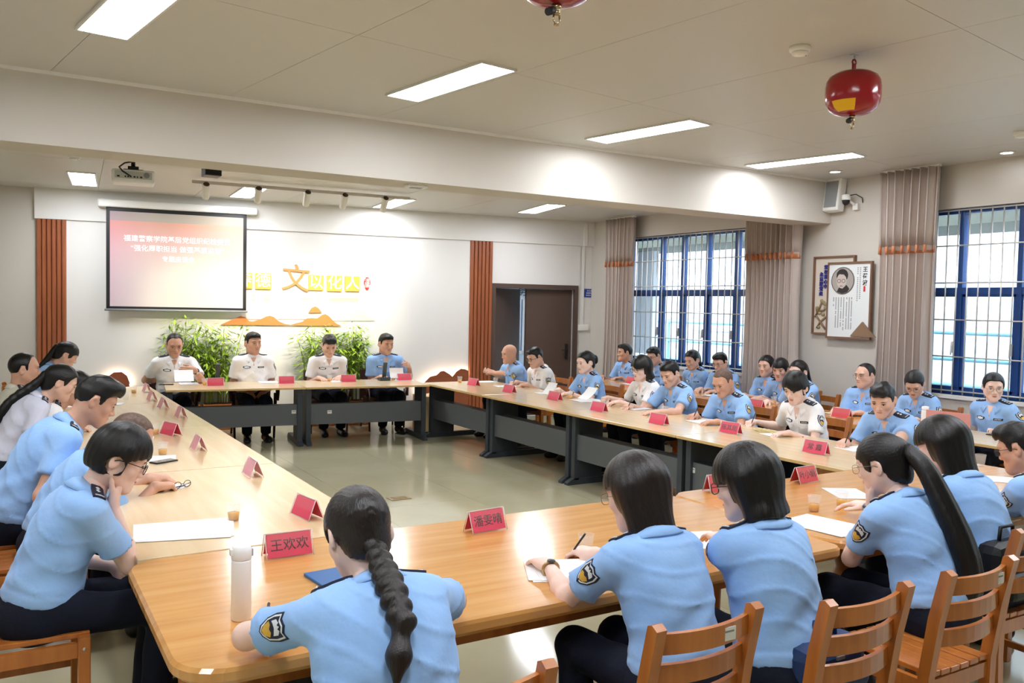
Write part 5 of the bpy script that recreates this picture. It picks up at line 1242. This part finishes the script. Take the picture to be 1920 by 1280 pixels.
phone('dark phone lying on white paper on the left tables', 307, 866, -62); phone('dark phone at the left end of the head table', 312, 721, 70); phone('phone on the maple window table at the right edge', 1868, 806, 80)
def pen(label, a, b, r=.005):
    d = np.array(b)-np.array(a); t = thing('pen', label, 'pen', tuple(a), 0, 'pens'); part('barrel', DARKP, t, lambda m: m.tube([tuple(d*.1), tuple(d*.5), tuple(d)], [r*.9, r, r], 8)); part('tip', STEEL, t, lambda m: m.tube([(0, 0, 0), tuple(d*.1)], [.001, r*.8], 8))
q = atz(500, 1155, .757); pen('grey pen left of the braided woman', (q[0], q[1], .756), (q[0]+.04, q[1]+.12, .757))
q = atz(560, 1137, .757)
t = thing('blue_folder', 'blue folder corner showing past the braided woman', 'folder', (atz(600, 1092, .75)[0]+.1, atz(600, 1092, .75)[1], .75), .1); part('cover', mat('folder_blue', '#1f5f9e', .4), t, lambda m: m.box((-.12, -.1, 0), (.12, .12, .012), bev=.003)); part('pages', PAPER, t, lambda m: m.box((-.115, -.102, .002), (.115, .115, .0095)))
# flask
q = atz(452, 1160, .75); t = thing('vacuum_flask', 'tall white vacuum flask standing on the wood table', 'flask', (q[0], q[1], .75)); FLW = mat('flask_white', '#f1f1ef', .35)
part('body', FLW, t, lambda m: m.lathe([(.030, 0), (.033, .004), (.033, .2), (.0325, .206)], 28)); part('lid', FLW, t, lambda m: m.lathe([(.0325, .207), (.0335, .209), (.0335, .235), (.03, .25), (.02, .256), (.0001, .257)], 28)); part('spout_button', mat('flask_grey', '#b9babb', .4), t, lambda m: m.box((.024, -.012, .214), (.038, .012, .24), bev=.003)); part('hinge', FLW, t, lambda m: m.box((-.039, -.01, .222), (-.028, .01, .245), bev=.003))
q = on_table(1735, 772, .75); t = thing('water_bottle', 'white bottle on the near window table before the downward-looking woman', 'bottle', (q[0], q[1], .75)); part('body', FLW, t, lambda m: m.lathe([(.033, 0), (.036, .006), (.036, .13), (.03, .15)], 20)); part('lid', FLW, t, lambda m: m.lathe([(.032, .151), (.033, .153), (.033, .18), (.0001, .186)], 20))
# conference microphones
def mic(label, px, py):
    q = on_table(px, py, .75); t = thing('microphone', label, 'microphone', (q[0], q[1], .75), ab, 'table microphones'); MG = mat('mic_grey', '#3f4a4e', .45)
    part('base', MG, t, lambda m: m.prism([(-.07, 0), (.09, 0), (.09, .03), (-.07, .05)], -.07, .07, axis='x')); part('stem', MG, t, lambda m: m.prism([(-.01, .04), (.02, .04), (-.05, .26), (-.08, .25)], -.025, .025, axis='x')); part('button', mat('mic_button', '#9aa3a5', .4), t, lambda m: m.ell((.0, -.03, .048), (.012, .012, .006)))
mic('grey table microphone left of the second head table man', 408, 716); mic('grey table microphone before the man in blue at the head table', 720, 713)
# pink file boxes in the window row
q = atz(1785, 806, .75); t = thing('document_tray', 'pink cardboard document tray on the maple window table', 'document tray', (7.42, 4.62, .75), math.radians(8)); PNK = mat('card_box_pink', '#d79c92', .6)
part('base', PNK, t, lambda m: m.box((-.2, -.2, 0), (.14, .2, .05))); part('back_board', PNK, t, lambda m: m.box((.14, -.2, 0), (.15, .2, .17))); part('divider', PNK, t, lambda m: m.prism([(-.05, .05), (.13, .05), (.13, .12)], -.1, -.09, axis='y')); part('flap', PNK, t, lambda m: m.prism([(-.2, .05), (-.04, .05), (-.04, .07)], -.19, .19, axis='y'))
# folded spectacles on the left table
q = atz(342, 915, .75); t = thing('loose_spectacles', 'folded spectacles lying beside the small paper on the left tables', 'spectacles', (q[0], q[1], .75), .5); part('rims', GLASSF, t, lambda m: [m.tube([(sx*.033+.024*math.cos(k*.5236), .0, .022+.019*math.sin(k*.5236)) for k in range(13)], .002, 5, cap=False) for sx in (-1, 1)]+[m.tube([(-.01, 0, .025), (.01, 0, .025)], .002, 5)])['kind'] = 'stuff'; part('temple', GLASSF, t, lambda m: m.tube([(.058, 0, .025), (.03, .03, .008), (-.05, .035, .004)], .002, 5)); part('temple', GLASSF, t, lambda m: m.tube([(-.058, 0, .025), (-.03, .025, .006), (.05, .03, .003)], .002, 5))
# lanyards on the right table
q = on_table(1415, 806, .75); q[1] = 5.2; t = thing('lanyard', 'beige lanyard cord tangled on the right table', 'lanyard', (q[0], q[1], .75)); rr_ = random.Random(9)
part('cord', mat('cord_beige', '#cdc08c', .7), t, lambda m: m.tube([(.05*math.cos(k*.7)+.03*math.sin(k*1.9), .16*math.sin(k*.45)+.04*math.cos(k*1.3), .006+.006*(k % 3)) for k in range(34)], .004, 5)); part('tag', mat('tag_red', '#a8402e', .4), t, lambda m: m.box((.06, -.3, 0), (.12, -.2, .006)))
# cream cabinet behind the head table
qa = atz(819, 812, 0.); t = thing('low_cabinet', 'cream low cabinet with a drawer seen under the end of the head table', 'cabinet', (qa[0]-.02, qa[1]+.25, 0), ab); CRC = mat('cabinet_cream', '#d8bd8c', .45)
part('body', CRC, t, lambda m: m.box((-.17, -.2, .02), (.17, .2, .52))); part('door', CRC, t, lambda m: m.box((-.165, -.212, .03), (.165, -.2, .405))); part('drawer', CRC, t, lambda m: m.box((-.165, -.212, .415), (.165, -.2, .515))); part('plinth', DARKP, t, lambda m: m.box((-.16, -.18, 0), (.16, .18, .02)))
# ---- bamboo planters
BAMB = mat('bamboo_leaf', '#84a628', .5, noise=(6., (1, 1, 1), '#aac546', .35, .7)); CANE = mat('bamboo_cane', '#7f9430', .5); POT = mat('planter_wood', '#b5612c', .4, noise=(2., (12, 12, 1), '#cc7838', .35, .7))
def bamboo(label, px, uoff, seed, w=.62, h=1.6):
    u, _ = pw(px, 700, .3); rnd = random.Random(seed); t = thing('bamboo_plant', label, 'plant'); t.matrix_world = BW @ Matrix.Translation((u, -.21, 0))
    P = part('planter', POT, t, lambda m: m.box((-w*.5, -.1, 0), (w*.5, .1, .36), bev=.008))
    for k in range(9): part('stave', POT, P, lambda m: m.box((-w*.5+w*k/9+.003, -.108, .01), (-w*.5+w*(k+1)/9-.003, -.098, .355)))
    part('soil', mat('soil', '#3b2d22', .9), t, lambda m: m.box((-w*.47, -.09, .34), (w*.47, .09, .365)))
    canes = []
    for k in range(15):
        x = -w*.46+w*.92*k/14+rnd.uniform(-.02, .02); y = rnd.uniform(-.06, .06); hh = h*rnd.uniform(.72, 1.0); lx = rnd.uniform(-.2, .2); ly = rnd.uniform(-.08, .0)
        pts = [(x+lx*q*q, y+ly*q*q, .35+(hh-.35)*q) for q in (0, .25, .5, .75, 1.)]; canes.append(pts)
        part('cane', CANE, t, lambda m: m.tube(pts, [.008, .0075, .007, .005, .002], 6))
    def leaves(m):
        for pts in canes:
            for k in range(85):
                q = rnd.uniform(.22, 1.); i = min(3, int(q*4)); f = q*4-i; b = np.array(pts[i])*(1-f)+np.array(pts[i+1])*f
                a = rnd.uniform(0, 6.28); r = rnd.uniform(.01, .12); b = b+np.array([math.cos(a)*r, math.sin(a)*r*.8, rnd.uniform(-.03, .05)])
                L = rnd.uniform(.08, .15); wd = L*.12; d = unit_([math.cos(a), math.sin(a)*.7, rnd.uniform(-.7, .5)]); sd = unit_(np.cross(d, [rnd.uniform(-.3, .3), rnd.uniform(-.3, .3), 1.]))
                b[1] = min(b[1], .1); tip = b+d*L+np.array([0, 0, -.012]); tip[1] = min(tip[1], .15); mid = b+(tip-b)*.4
                m.add([b, mid+sd*wd, tip, mid-sd*wd], [(0, 1, 2, 3)])
    unit_ = lambda v: np.array(v, float)/np.linalg.norm(v)
    part('foliage', BAMB, t, leaves)['kind'] = 'stuff'
    return t
bamboo('leafy bamboo in a wooden planter left of the second head table man', 410, 0, 5, .4, 1.5); bamboo('leafy bamboo in a wooden planter behind the leftmost head table man', 347, 0, 6, .4, 1.58)
bamboo('leafy bamboo in a wooden planter behind the third head table man', 602, 0, 7, .4, 1.5); bamboo('leafy bamboo in a wooden planter beside the head table man in blue', 668, 0, 8, .42, 1.56)
# floor box covers
for (px, py, w, l, lb) in ((748, 934, .1, .14, 'small brass floor socket cover in the middle of the floor'),):
    q = atz(px, py, 0); t = thing('floor_socket', lb, 'floor socket', (q[0], q[1], 0)); part('cover', BRASS, t, lambda m: m.box((-w, -l/2, 0), (w, l/2, .006))); part('lid', mat('brass_dark', '#8c7440', .3, .8), t, lambda m: m.box((-w*.7, -l*.3, .006), (w*.7, l*.3, .008)))
# bags
BAGN = mat('bag_navy', '#1d3560', .7, bump=(20., (1, 1, 1), .3, .01)); BAGK = mat('bag_black', '#17171a', .5, bump=(20., (1, 1, 1), .3, .01))
def bag(label, x, y, z, rz, m_, w=.34, d=.17, h=.36):
    t = thing('bag', label, 'bag', (x, y, z), rz, 'bags on the chairs'); part('body', m_, t, lambda m: m.box((-w/2, -d/2, 0), (w/2, d/2, h), bev=.05)); part('pocket', m_, t, lambda m: m.box((-w*.38, -d/2-.04, .04), (w*.38, -d/2+.02, h*.55), bev=.025))
    part('strap', m_, t, lambda m: m.tube([(-.06, 0, h-.01), (-.05, 0, h+.06), (.05, 0, h+.06), (.06, 0, h-.01)], .009, 6)); part('buckle', STEEL, t, lambda m: m.box((-.02, -d/2-.006, h*.72), (.02, -d/2+.0, h*.78)))
# ================================================================== THE SITTERS
GR = 'officers seated along the right tables'; GS = 'officers seated along the window tables'; GL = 'officers seated along the left tables'; GB = 'officers seated at the head table'; GF = 'officers seated along the wood tables, backs to the camera'
def hx(px, py, X): return atx(px, py, X)
def hy(px, py, Y): return aty(px, py, Y)
def sit(label, chairlabel, head, face, group, coff=(0, -.0), ck='w', **k):
    if group == GB: k.setdefault('s', 1.18); k.setdefault('hs', 1.04)
    if group == GS: k.setdefault('hs', 1.0)
    head = V3(head)-V3(0, 0, .045 if group != GB else -.012); p = person(label, 0, 0, face, group, head=head, **k); a = (face-90)*D2R; o = Rz(a)@V3(coff[0], coff[1], 0)
    (chair if ck == 'w' else lchair)(chairlabel, p.location.x+o[0], p.location.y+o[1], face+(k.get('_cr', 0)))
    return p
PENH = dict(curl=[48, 55, 62, 66], kind='grip'); FL = dict(curl=18, kind='flat')
# ---- right row
sit('bald man in a blue uniform shirt with both hands raised together', 'wooden chair of the bald man', hx(955, 674, 6.1), 180, GR, skin='tan', hair='bald', lean=14, pitch=10, pens={'r': 'pen held up by the bald man'}, ra=dict(px=(915, 695, .86), curl=60, kind='grip', fd=(-.5, 1, .2), pn=(-1, 0, -.4)), la=dict(px=(921, 700, .84), curl=60, kind='grip', fd=(.5, 1, .3), pn=(1, 0, -.4)), patch='l')
sit('man in a white shirt with dark spectacles reading beside the bald man', 'wooden chair of the white-shirted man in spectacles', hx(1004, 671, 6.1), 180, GR, shirt='white', skin='mid', hair='short', lean=14, pitch=22, glasses='dark', pens={'r': 'pen in the hand of the white-shirted man in spectacles'}, ra=dict(px=(968, 716), **PENH), la=dict(px=(990, 721)), patch='l')
sit('woman in blue with her hair in a bun holding up a sheet', 'wooden chair of the woman with the bun', hx(1098, 688, 6.1), 180, GR, sex='f', skin='fair', hair='tight', lean=12, pitch=12, tail=dict(name='hair_bun', root=(0, -.105, .02), p=[(0, -.02, .0, .034), (.012, -.01, -.012, .036), (-.01, .0, -.02, .026)]), ra=dict(px=(1048, 730, .82), **PENH), la=dict(px=(1070, 737, .8)), watch=('l', 'dark'), patch='l')
sit('woman in a white shirt with a black bob and spectacles', 'wooden chair of the bob-haired woman in white', hx(1203, 697, 6.12), 180, GR, sex='f', shirt='white', skin='fair', hair='bob', lean=12, pitch=12, glasses='dark', ra=dict(px=(1140, 745, .8), **PENH), la=dict(px=(1163, 753, .8)), patch='l')
sit('man in blue writing in a notebook beside the bob-haired woman in white', 'wooden chair of the man writing in a notebook', hx(1257, 709, 6.1), 180, GR, skin='mid', hair='short', lean=16, pitch=24, yaw=6, ra=dict(px=(1183, 760), **PENH), la=dict(px=(1232, 772), **FL), patch='l', pens={'r': 'pen in the hand of the man writing in a notebook'})
sit('balding man in blue bending over a folder', 'wooden chair of the balding man', hx(1356, 724, 6.05), 180, GR, skin='tan', hair='stubble', lean=20, pitch=28, yaw=6, ra=dict(px=(1305, 778), **PENH), la=dict(px=(1345, 790), **FL), patch='l', fat=1.06, pens={'r': 'pen in the hand of the balding man'})
sit('short-haired woman in a white shirt with closed eyes in the right row', 'wooden chair of the short-haired woman in white', hx(1491, 752, 6.05), 180, GR, sex='f', shirt='white', skin='fair', hair='crop', lean=18, pitch=24, yaw=12, ra=dict(px=(1412, 790), **PENH), pens={'r': 'pen in the hand of the short-haired woman in white'}, la=dict(px=(1480, 811), **FL), patch='l', s=1.1)
sit('young man in blue with thick brushed-up hair writing at the near end', 'wooden chair of the young officer', hx(1655, 760, 6.1), 180, GR, skin='mid', hair='flat', lean=22, pitch=24, yaw=18, ra=dict(px=(1585, 828), **PENH), pens={'r': 'pen in the hand of the young officer'}, la=dict(px=(1640, 850), **FL), patch='l', s=1.1)
# ---- window row
sit('man in blue in profile at the far end of the window row', 'wooden chair at the far end of the window row', hx(1172, 662, 8.02), 180, GS, skin='tan', hair='short', lean=12, pitch=2, yaw=-22, ra=dict(px=(1130, 706)), la=dict(px=(1165, 708)), patch='l')
sit('man in blue with spectacles second from the far end of the window row', 'wooden chair second from the far end of the window row', hx(1227, 667, 8.02), 180, GS, skin='mid', hair='short', lean=12, pitch=20, glasses='dark', patch='l')
sit('woman in blue with a low ponytail writing in the window row', 'wooden chair of the ponytailed woman in the window row', hx(1298, 683, 8.02), 180, GS, sex='f', skin='mid', hair='tight', lean=14, pitch=20, yaw=6, tail=dict(p=[(0, -.02, -.03, .028), (0, -.01, -.09, .028), (0, .0, -.08, .018)]), ra=dict(px=(1305, 722), **PENH), la=dict(px=(1335, 728)), patch='l')
sit('man in blue with spectacles behind the balding man', 'wooden chair behind the balding man', hx(1351, 677, 8.02), 180, GS, skin='mid', hair='short', lean=14, pitch=20, yaw=8, glasses='dark', patch='l')
sit('woman in blue chatting, leftmost of the three women by the curtain', 'wooden chair, leftmost of three by the wide curtain', hx(1437, 690, 8.05), 180, GS, sex='f', skin='mid', hair='tight', lean=14, pitch=6, yaw=10, patch='l', tail=dict(p=[(0, -.02, -.03, .026), (0, -.0, -.08, .02)]))
sit('woman in blue with loose fringe, middle of the three women by the curtain', 'wooden chair, middle of three by the wide curtain', hx(1464, 690, 7.9), 180, GS, sex='f', skin='mid', hair='bangs', lean=16, pitch=14, yaw=20, patch='l', ra=dict(px=(1400, 742)), la=dict(px=(1425, 747), **FL))
sit('woman in blue with a long curly ponytail leaning her chin on her hand', 'wooden chair of the curly-haired woman', hx(1497, 697, 7.75), 180, GS, sex='f', skin='fair', hair='tight', haircol='b', lean=16, pitch=8, yaw=2, glasses='metal', tail=dict(p=[(.02, -.04, -.04, .036), (.03, -.03, -.1, .05), (.01, -.02, -.12, .048), (0, .0, -.1, .03)]), ra=dict(px=(1440, 752)), la=dict(hd=(-.03, .07, -.15), fd=(.2, .3, 1), pn=(.3, -1, .2), curl=55, pole=(-.5, .3, -.9)), patch='l')
sit('man in blue with receding hair looking left in the window row', 'wooden chair of the man with receding hair', hx(1622, 715, 7.9), 180, GS, skin='mid', hair='recede', lean=10, pitch=6, yaw=-8, glasses='metal', patch='l')
sit('woman in blue bowing her head below the curtain', 'wooden chair of the woman bowing her head', hx(1714, 735, 7.85), 180, GS, sex='f', skin='mid', hair='tight', lean=16, pitch=38, yaw=22, glasses='metal', patch='l', tail=dict(p=[(0, -.03, -.02, .028), (0, -.03, -.09, .026)]))
sit('woman in blue with spectacles and ponytail before the near window', 'wooden chair of the woman before the near window', hx(1862, 734, 7.9), 180, GS, sex='f', skin='fair', hair='tight', lean=8, pitch=10, yaw=38, eps=3, glasses='metal', tail=dict(p=[(-.02, -.02, -.04, .03), (-.02, -.0, -.1, .028), (0, .0, -.1, .018)]), ra=dict(px=(1865, 800), **FL), la=dict(px=(1905, 812), **FL), patch='l', tie='#b5443c')
# ---- head table
AB = -90+math.degrees(ab)
sit('man in a white shirt leafing through papers, leftmost at the head table', 'leather armchair, leftmost at the head table', hy(327, 656, 11.62), AB, GB, ck='l', shirt='white', skin='tan', hair='recede', lean=9, pitch=20, yaw=8, ra=dict(px=(316, 707), **PENH), la=dict(px=(366, 694, .93), fd=(.9, .4, .1), pn=(0, -1, -.2), curl=40), watch=('l', 'dark'), patch='l', eps=1, fat=1.05)
sit('man in a pale shirt sitting upright, hands in lap, at the head table', 'leather armchair, second from the left at the head table', hy(474, 654, 11.55), AB, GB, ck='l', shirt='white', skin='tan', hair='short', lean=-2, pitch=3, yaw=22, ra=dict(w=(.1, .22, .62), curl=30), la=dict(w=(-.12, .24, .62), curl=30), patch='l', eps=1)
sit('man in a white shirt with thick hair reading, third at the head table', 'leather armchair, third from the left at the head table', hy(617, 660, 11.45), AB, GB, ck='l', shirt='white', skin='mid', hair='flat', lean=12, pitch=26, ra=dict(px=(597, 708), pole=(.25, -.9, -.4), **FL), la=dict(px=(636, 707), pole=(-.25, -.9, -.4), **FL), patch='l', eps=2)
sit('man in blue reading a sheet into the microphone at the head table', 'leather armchair, rightmost at the head table', hy(723, 657, 11.4), AB, GB, ck='l', shirt='blue', skin='tan', hair='short', lean=8, pitch=10, yaw=16, ra=dict(px=(714, 706), pole=(.25, -.9, -.4), **FL), la=dict(px=(768, 692, .88), fd=(.3, .6, .5), pn=(1, 0, .2), curl=50), patch='l', eps=3)
# ---- left row
sit('short-haired woman in blue with spectacles resting her chin on her hand', 'wooden chair of the woman resting her chin, nearest on the left', hx(222, 838, .43), 0, GL, sex='f', skin='fair', hair='crop', vh=.0095, s=1.1, lean=23, pitch=28, yaw=-4, glasses='dark', ra=dict(hd=(.03, .06, -.16), fd=(-.2, .35, 1), pn=(0, -1, .3), curl=[62, 62, 66, 66], pole=(.3, .2, -1.)), la=dict(w=(-.13, .3, .64), fd=(-.1, .5, -1), pn=(0, -1, -.4), curl=14, kind='flat'), patch=None, coff=(0, -.06))
sit('stooping man in blue with cropped hair, second on the left', 'wooden chair of the stooping man, second on the left', hx(243, 806, .6), 0, GL, skin='tan', hair='stubble', vh=.011, s=1.1, lean=32, pitch=34, ra=dict(px=(290, 912), curl=70, kind='grip'), la=dict(px=(280, 895), curl=40), patch=None, coff=(0, -.08))
sit('man in blue with thick dark hair leaning over the table, third on the left', 'wooden chair of the thick-haired man, third on the left', hx(178, 736, .47), 0, GL, skin='tan', hair='flat', vh=.011, s=1.12, lean=29, pitch=28, fat=1.08, patch=None, coff=(0, -.08))
sit('woman in a lilac shirt with a long ponytail down her back on the left', 'wooden chair of the woman in lilac', hx(113, 706, .4), 0, GL, sex='f', shirt='lilac', skin='mid', hair='tight', s=1.1, lean=30, pitch=26, tail=dict(root=(0, -.108, .01), p=[(0, -.025, -.04, .032), (0, -.025, -.09, .04), (0, -.015, -.1, .034), (0, .0, -.07, .016)]), patch=None)
sit('white-shirted sitter mostly hidden behind the woman in lilac', 'wooden chair of the hidden white-shirted sitter', V3(.5, 7.65, 1.14), 0, GL, shirt='white', skin='mid', hair='short', s=1.12, lean=34, pitch=26, patch=None, badge=False)
sit('man in a pale shirt sitting back at the far left', 'wooden chair of the man sitting back at the far left', hx(45, 682, .17), 0, GL, shirt='pale', skin='tan', hair='recede', lean=6, pitch=4, s=1.1, ra=dict(w=(.12, .28, .68)), la=dict(w=(-.12, .3, .68)), patch=None)
sit('woman in blue with tied hair bending at the far end of the left row', 'wooden chair at the far end of the left row', hx(124, 657, .62), 0, GL, sex='f', skin='mid', hair='bangs', lean=24, pitch=30, s=1.1, tail=dict(p=[(0, -.03, -.04, .03), (0, -.03, -.1, .032), (0, 0, -.08, .02)]), patch=None)
# ---- front row
sit('woman in blue with a braid seen from behind at the wood table', 'wooden chair of the braided woman, mostly out of view', hy(672, 1000, 2.44), 90, GF, sex='f', skin='fair', hair='tight', haircol='d', vh=.009, s=1.12, fat=1.2, lean=26, pitch=30, braid=True, tail=dict(name='braid', root=(0, -.095, -.055), p=[(-.005, -.01, -.03, .037), (-.005, -.01, -.035, .033), (-.005, -.0, -.02, .025)], brush=(-.035, .0, -.075)), ra=dict(wp=(1.1, 2.68, .79), pole=(1.2, -.1, -.1), fd=(-1, .6, 0)), la=dict(wp=(.86, 2.7, .79), pole=(-1.2, -.1, -.1), fd=(1, .6, 0)), patch='l', coff=(.1, -.02), badge=False)
sit('long-haired woman in blue writing, a gold watch on her wrist', 'wooden chair with a paper sticker behind the long-haired woman', hy(1194, 918, 2.42), 90, GF, sex='f', skin='fair', hair='long', haircol='d', vh=.009, s=1.1, lean=20, pitch=18, yaw=14, glasses='metal', la=dict(px=(1030, 1062), fd=(.1, 1, .0), pole=(-.5, -.3, -.8), **FL), ra=dict(px=(1118, 1037), fd=(-.6, 1, 0), **PENH), pens={'r': 'black pen in the hand of the long-haired woman'}, watch=('l', 'gold'), patch='l', coff=(-.14, -.02), badge=False)
sit('woman in blue with a short black bob and red-brown spectacles seen from behind', 'wooden chair with a navy bag behind the bob-haired woman', hy(1402, 884, 2.26), 90, GF, sex='f', skin='fair', hair='bob', vh=.009, s=1.1, fat=1.04, lean=14, pitch=16, yaw=20, glasses='dark', la=dict(px=(1352, 1000), pole=(-.4, -.5, -.8), **FL), ra=dict(px=(1400, 990), **PENH), pens={'r': 'pen in the hand of the bob-haired woman'}, patch='l', coff=(.1, -.02), badge=False)
sit('woman in blue with a very long black ponytail holding her hand to her face', 'empty-backed wooden chair with slatted seat behind the long ponytail', hy(1657, 862, 2.42), 90, GF, sex='f', skin='fair', hair='bangs', vh=.009, s=1.1, lean=22, pitch=18, yaw=10, glasses='metal', tail=dict(root=(.0, -.112, .035), p=[(.0, -.025, -.03, .036), (.01, -.02, -.12, .048), (.015, .0, -.14, .054), (.015, .0, -.14, .046), (0, .0, -.07, .02)]), la=dict(hd=(-.02, .08, -.15), fd=(.2, .3, 1), pn=(.2, -1, .2), curl=[62, 62, 66, 66], pole=(-.3, .2, -1)), ra=dict(px=(1605, 945), **FL), watch=('l', 'dark'), patch='l', coff=(-.28, -.1), badge=False, tie='#26262b')
sit('woman in blue with straight shoulder-length hair behind the long ponytail', 'wooden chair at the right edge of the view', hy(1768, 838, 2.5), 90, GF, sex='f', skin='fair', hair='long', vh=.01, s=1.12, fat=1.05, lean=18, pitch=20, yaw=10, patch='l', badge=False)
sit('man in blue with spectacles cut off by the right edge of the view', 'wooden chair beyond the right edge of the view', hy(1914, 856, 2.5), 90, GF, skin='tan', hair='flat', vh=.011, lean=24, pitch=20, yaw=6, glasses='dark', la=dict(px=(1842, 925), **FL), patch='l', badge=False)
# ================================================================== HELD SHEETS, STICKERS, BAGS
def held(label, c, face, tilt, w=.15, l=.21, roll=0.):
    """a slightly bent sheet standing in someone's hands; face = heading of its printed side"""
    t = thing('held_sheet', label, 'paper', tuple(c), (face-90)*D2R, 'sheets held in the hand')
    def sh(m):
        N = 6; vs = []
        for j in range(N+1):
            for k in range(2): vs.append((-w/2+w*k, .012*math.sin(math.pi*j/N), -l/2+l*j/N))
        L = len(vs); f = [(2*j, 2*j+1, 2*j+3, 2*j+2) for j in range(N)]; v2 = [(x, y-.001, z) for x, y, z in vs]
        m.add(vs+v2, [tuple(reversed(q)) for q in f]+[tuple(i+L for i in q) for q in f]+[(0, 1, L+1, L), (2*N+1, 2*N, 2*N+L, 2*N+1+L)]+[(2*j+2, 2*j, 2*j+L, 2*j+2+L) for j in range(N)]+[(2*j+1, 2*j+3, 2*j+3+L, 2*j+1+L) for j in range(N)], 0, False)
    part('sheet', PAPER, t, sh, rot=(tilt*D2R, roll*D2R, 0)); return t
held('white sheet held up by the woman with the hair bun', atx(1030, 728, 5.5), 0, -40, .18, .17)
held('white sheet held up by the bob-haired woman in white', atx(1102, 737, 5.55), 0, -50, .18, .19)
held('white sheet held by the man in blue at the head table', aty(744, 699, 10.95), 85, -25, .2, .15)
held('sheaf of paper lifted by the leftmost head table man', aty(345, 704, 11.0), 85, -50, .22, .2)
# white stickers on the table panels and on a chair
STK = mat('sticker_white', '#e3e2dd', .5); STI = mat('sticker_ink', '#8c8f90', .6)
bpy.context.view_layer.update()
def sticker_on(tab, px, py):
    M = tab.matrix_world; Mi = M.inverted(); o = Mi @ Vector(CP); d = (Mi.to_3x3() @ Vector(ray(px, py))); q = o+d*((.129-o.y)/d.y)
    s_ = part('sticker', STK, tab, lambda m: m.box((q.x-.028, .1275, q.z-.022), (q.x+.028, .13, q.z+.022)))
    part('sticker_print', STI, s_, lambda m: m.box((q.x-.022, .127, q.z+.004), (q.x+.022, .1275, q.z+.012)))
_tabs = {o['label']: o for o in bpy.data.objects if o.name.startswith('meeting_table')}
sticker_on(_tabs['maple meeting table before the screen wall, left half'], 551, 772); sticker_on(_tabs['maple meeting table before the screen wall, right half'], 618, 772); sticker_on(_tabs['maple meeting table in the right row, second from the front'], 1299, 881)
_ch = {o['label']: o for o in bpy.data.objects if o.name.startswith('wooden_chair')}
for lb, x_ in (('wooden chair with a paper sticker behind the long-haired woman', .07), ('empty-backed wooden chair with slatted seat behind the long ponytail', .1)):
    yk = -.226-.035*(1-(x_/.187)**2)-.018
    s_ = part('sticker', STK, _ch[lb], lambda m: m.box((x_-.028, yk-.002, .8), (x_+.028, yk+.001, .842))); part('sticker_print', STI, s_, lambda m: m.box((x_-.02, yk-.0024, .826), (x_+.02, yk-.002, .832)))
c_ = _ch['wooden chair with a navy bag behind the bob-haired woman']; bag('navy cloth bag on the chair of the bob-haired woman', c_.location.x-.03, c_.location.y-.1, .485, 0., BAGN, .33, .14, .2)
c_ = _ch['wooden chair at the right edge of the view']; bag('black bag on the chair at the right edge', c_.location.x-.02, c_.location.y-.1, .485, 0., BAGK, .3, .14, .3)
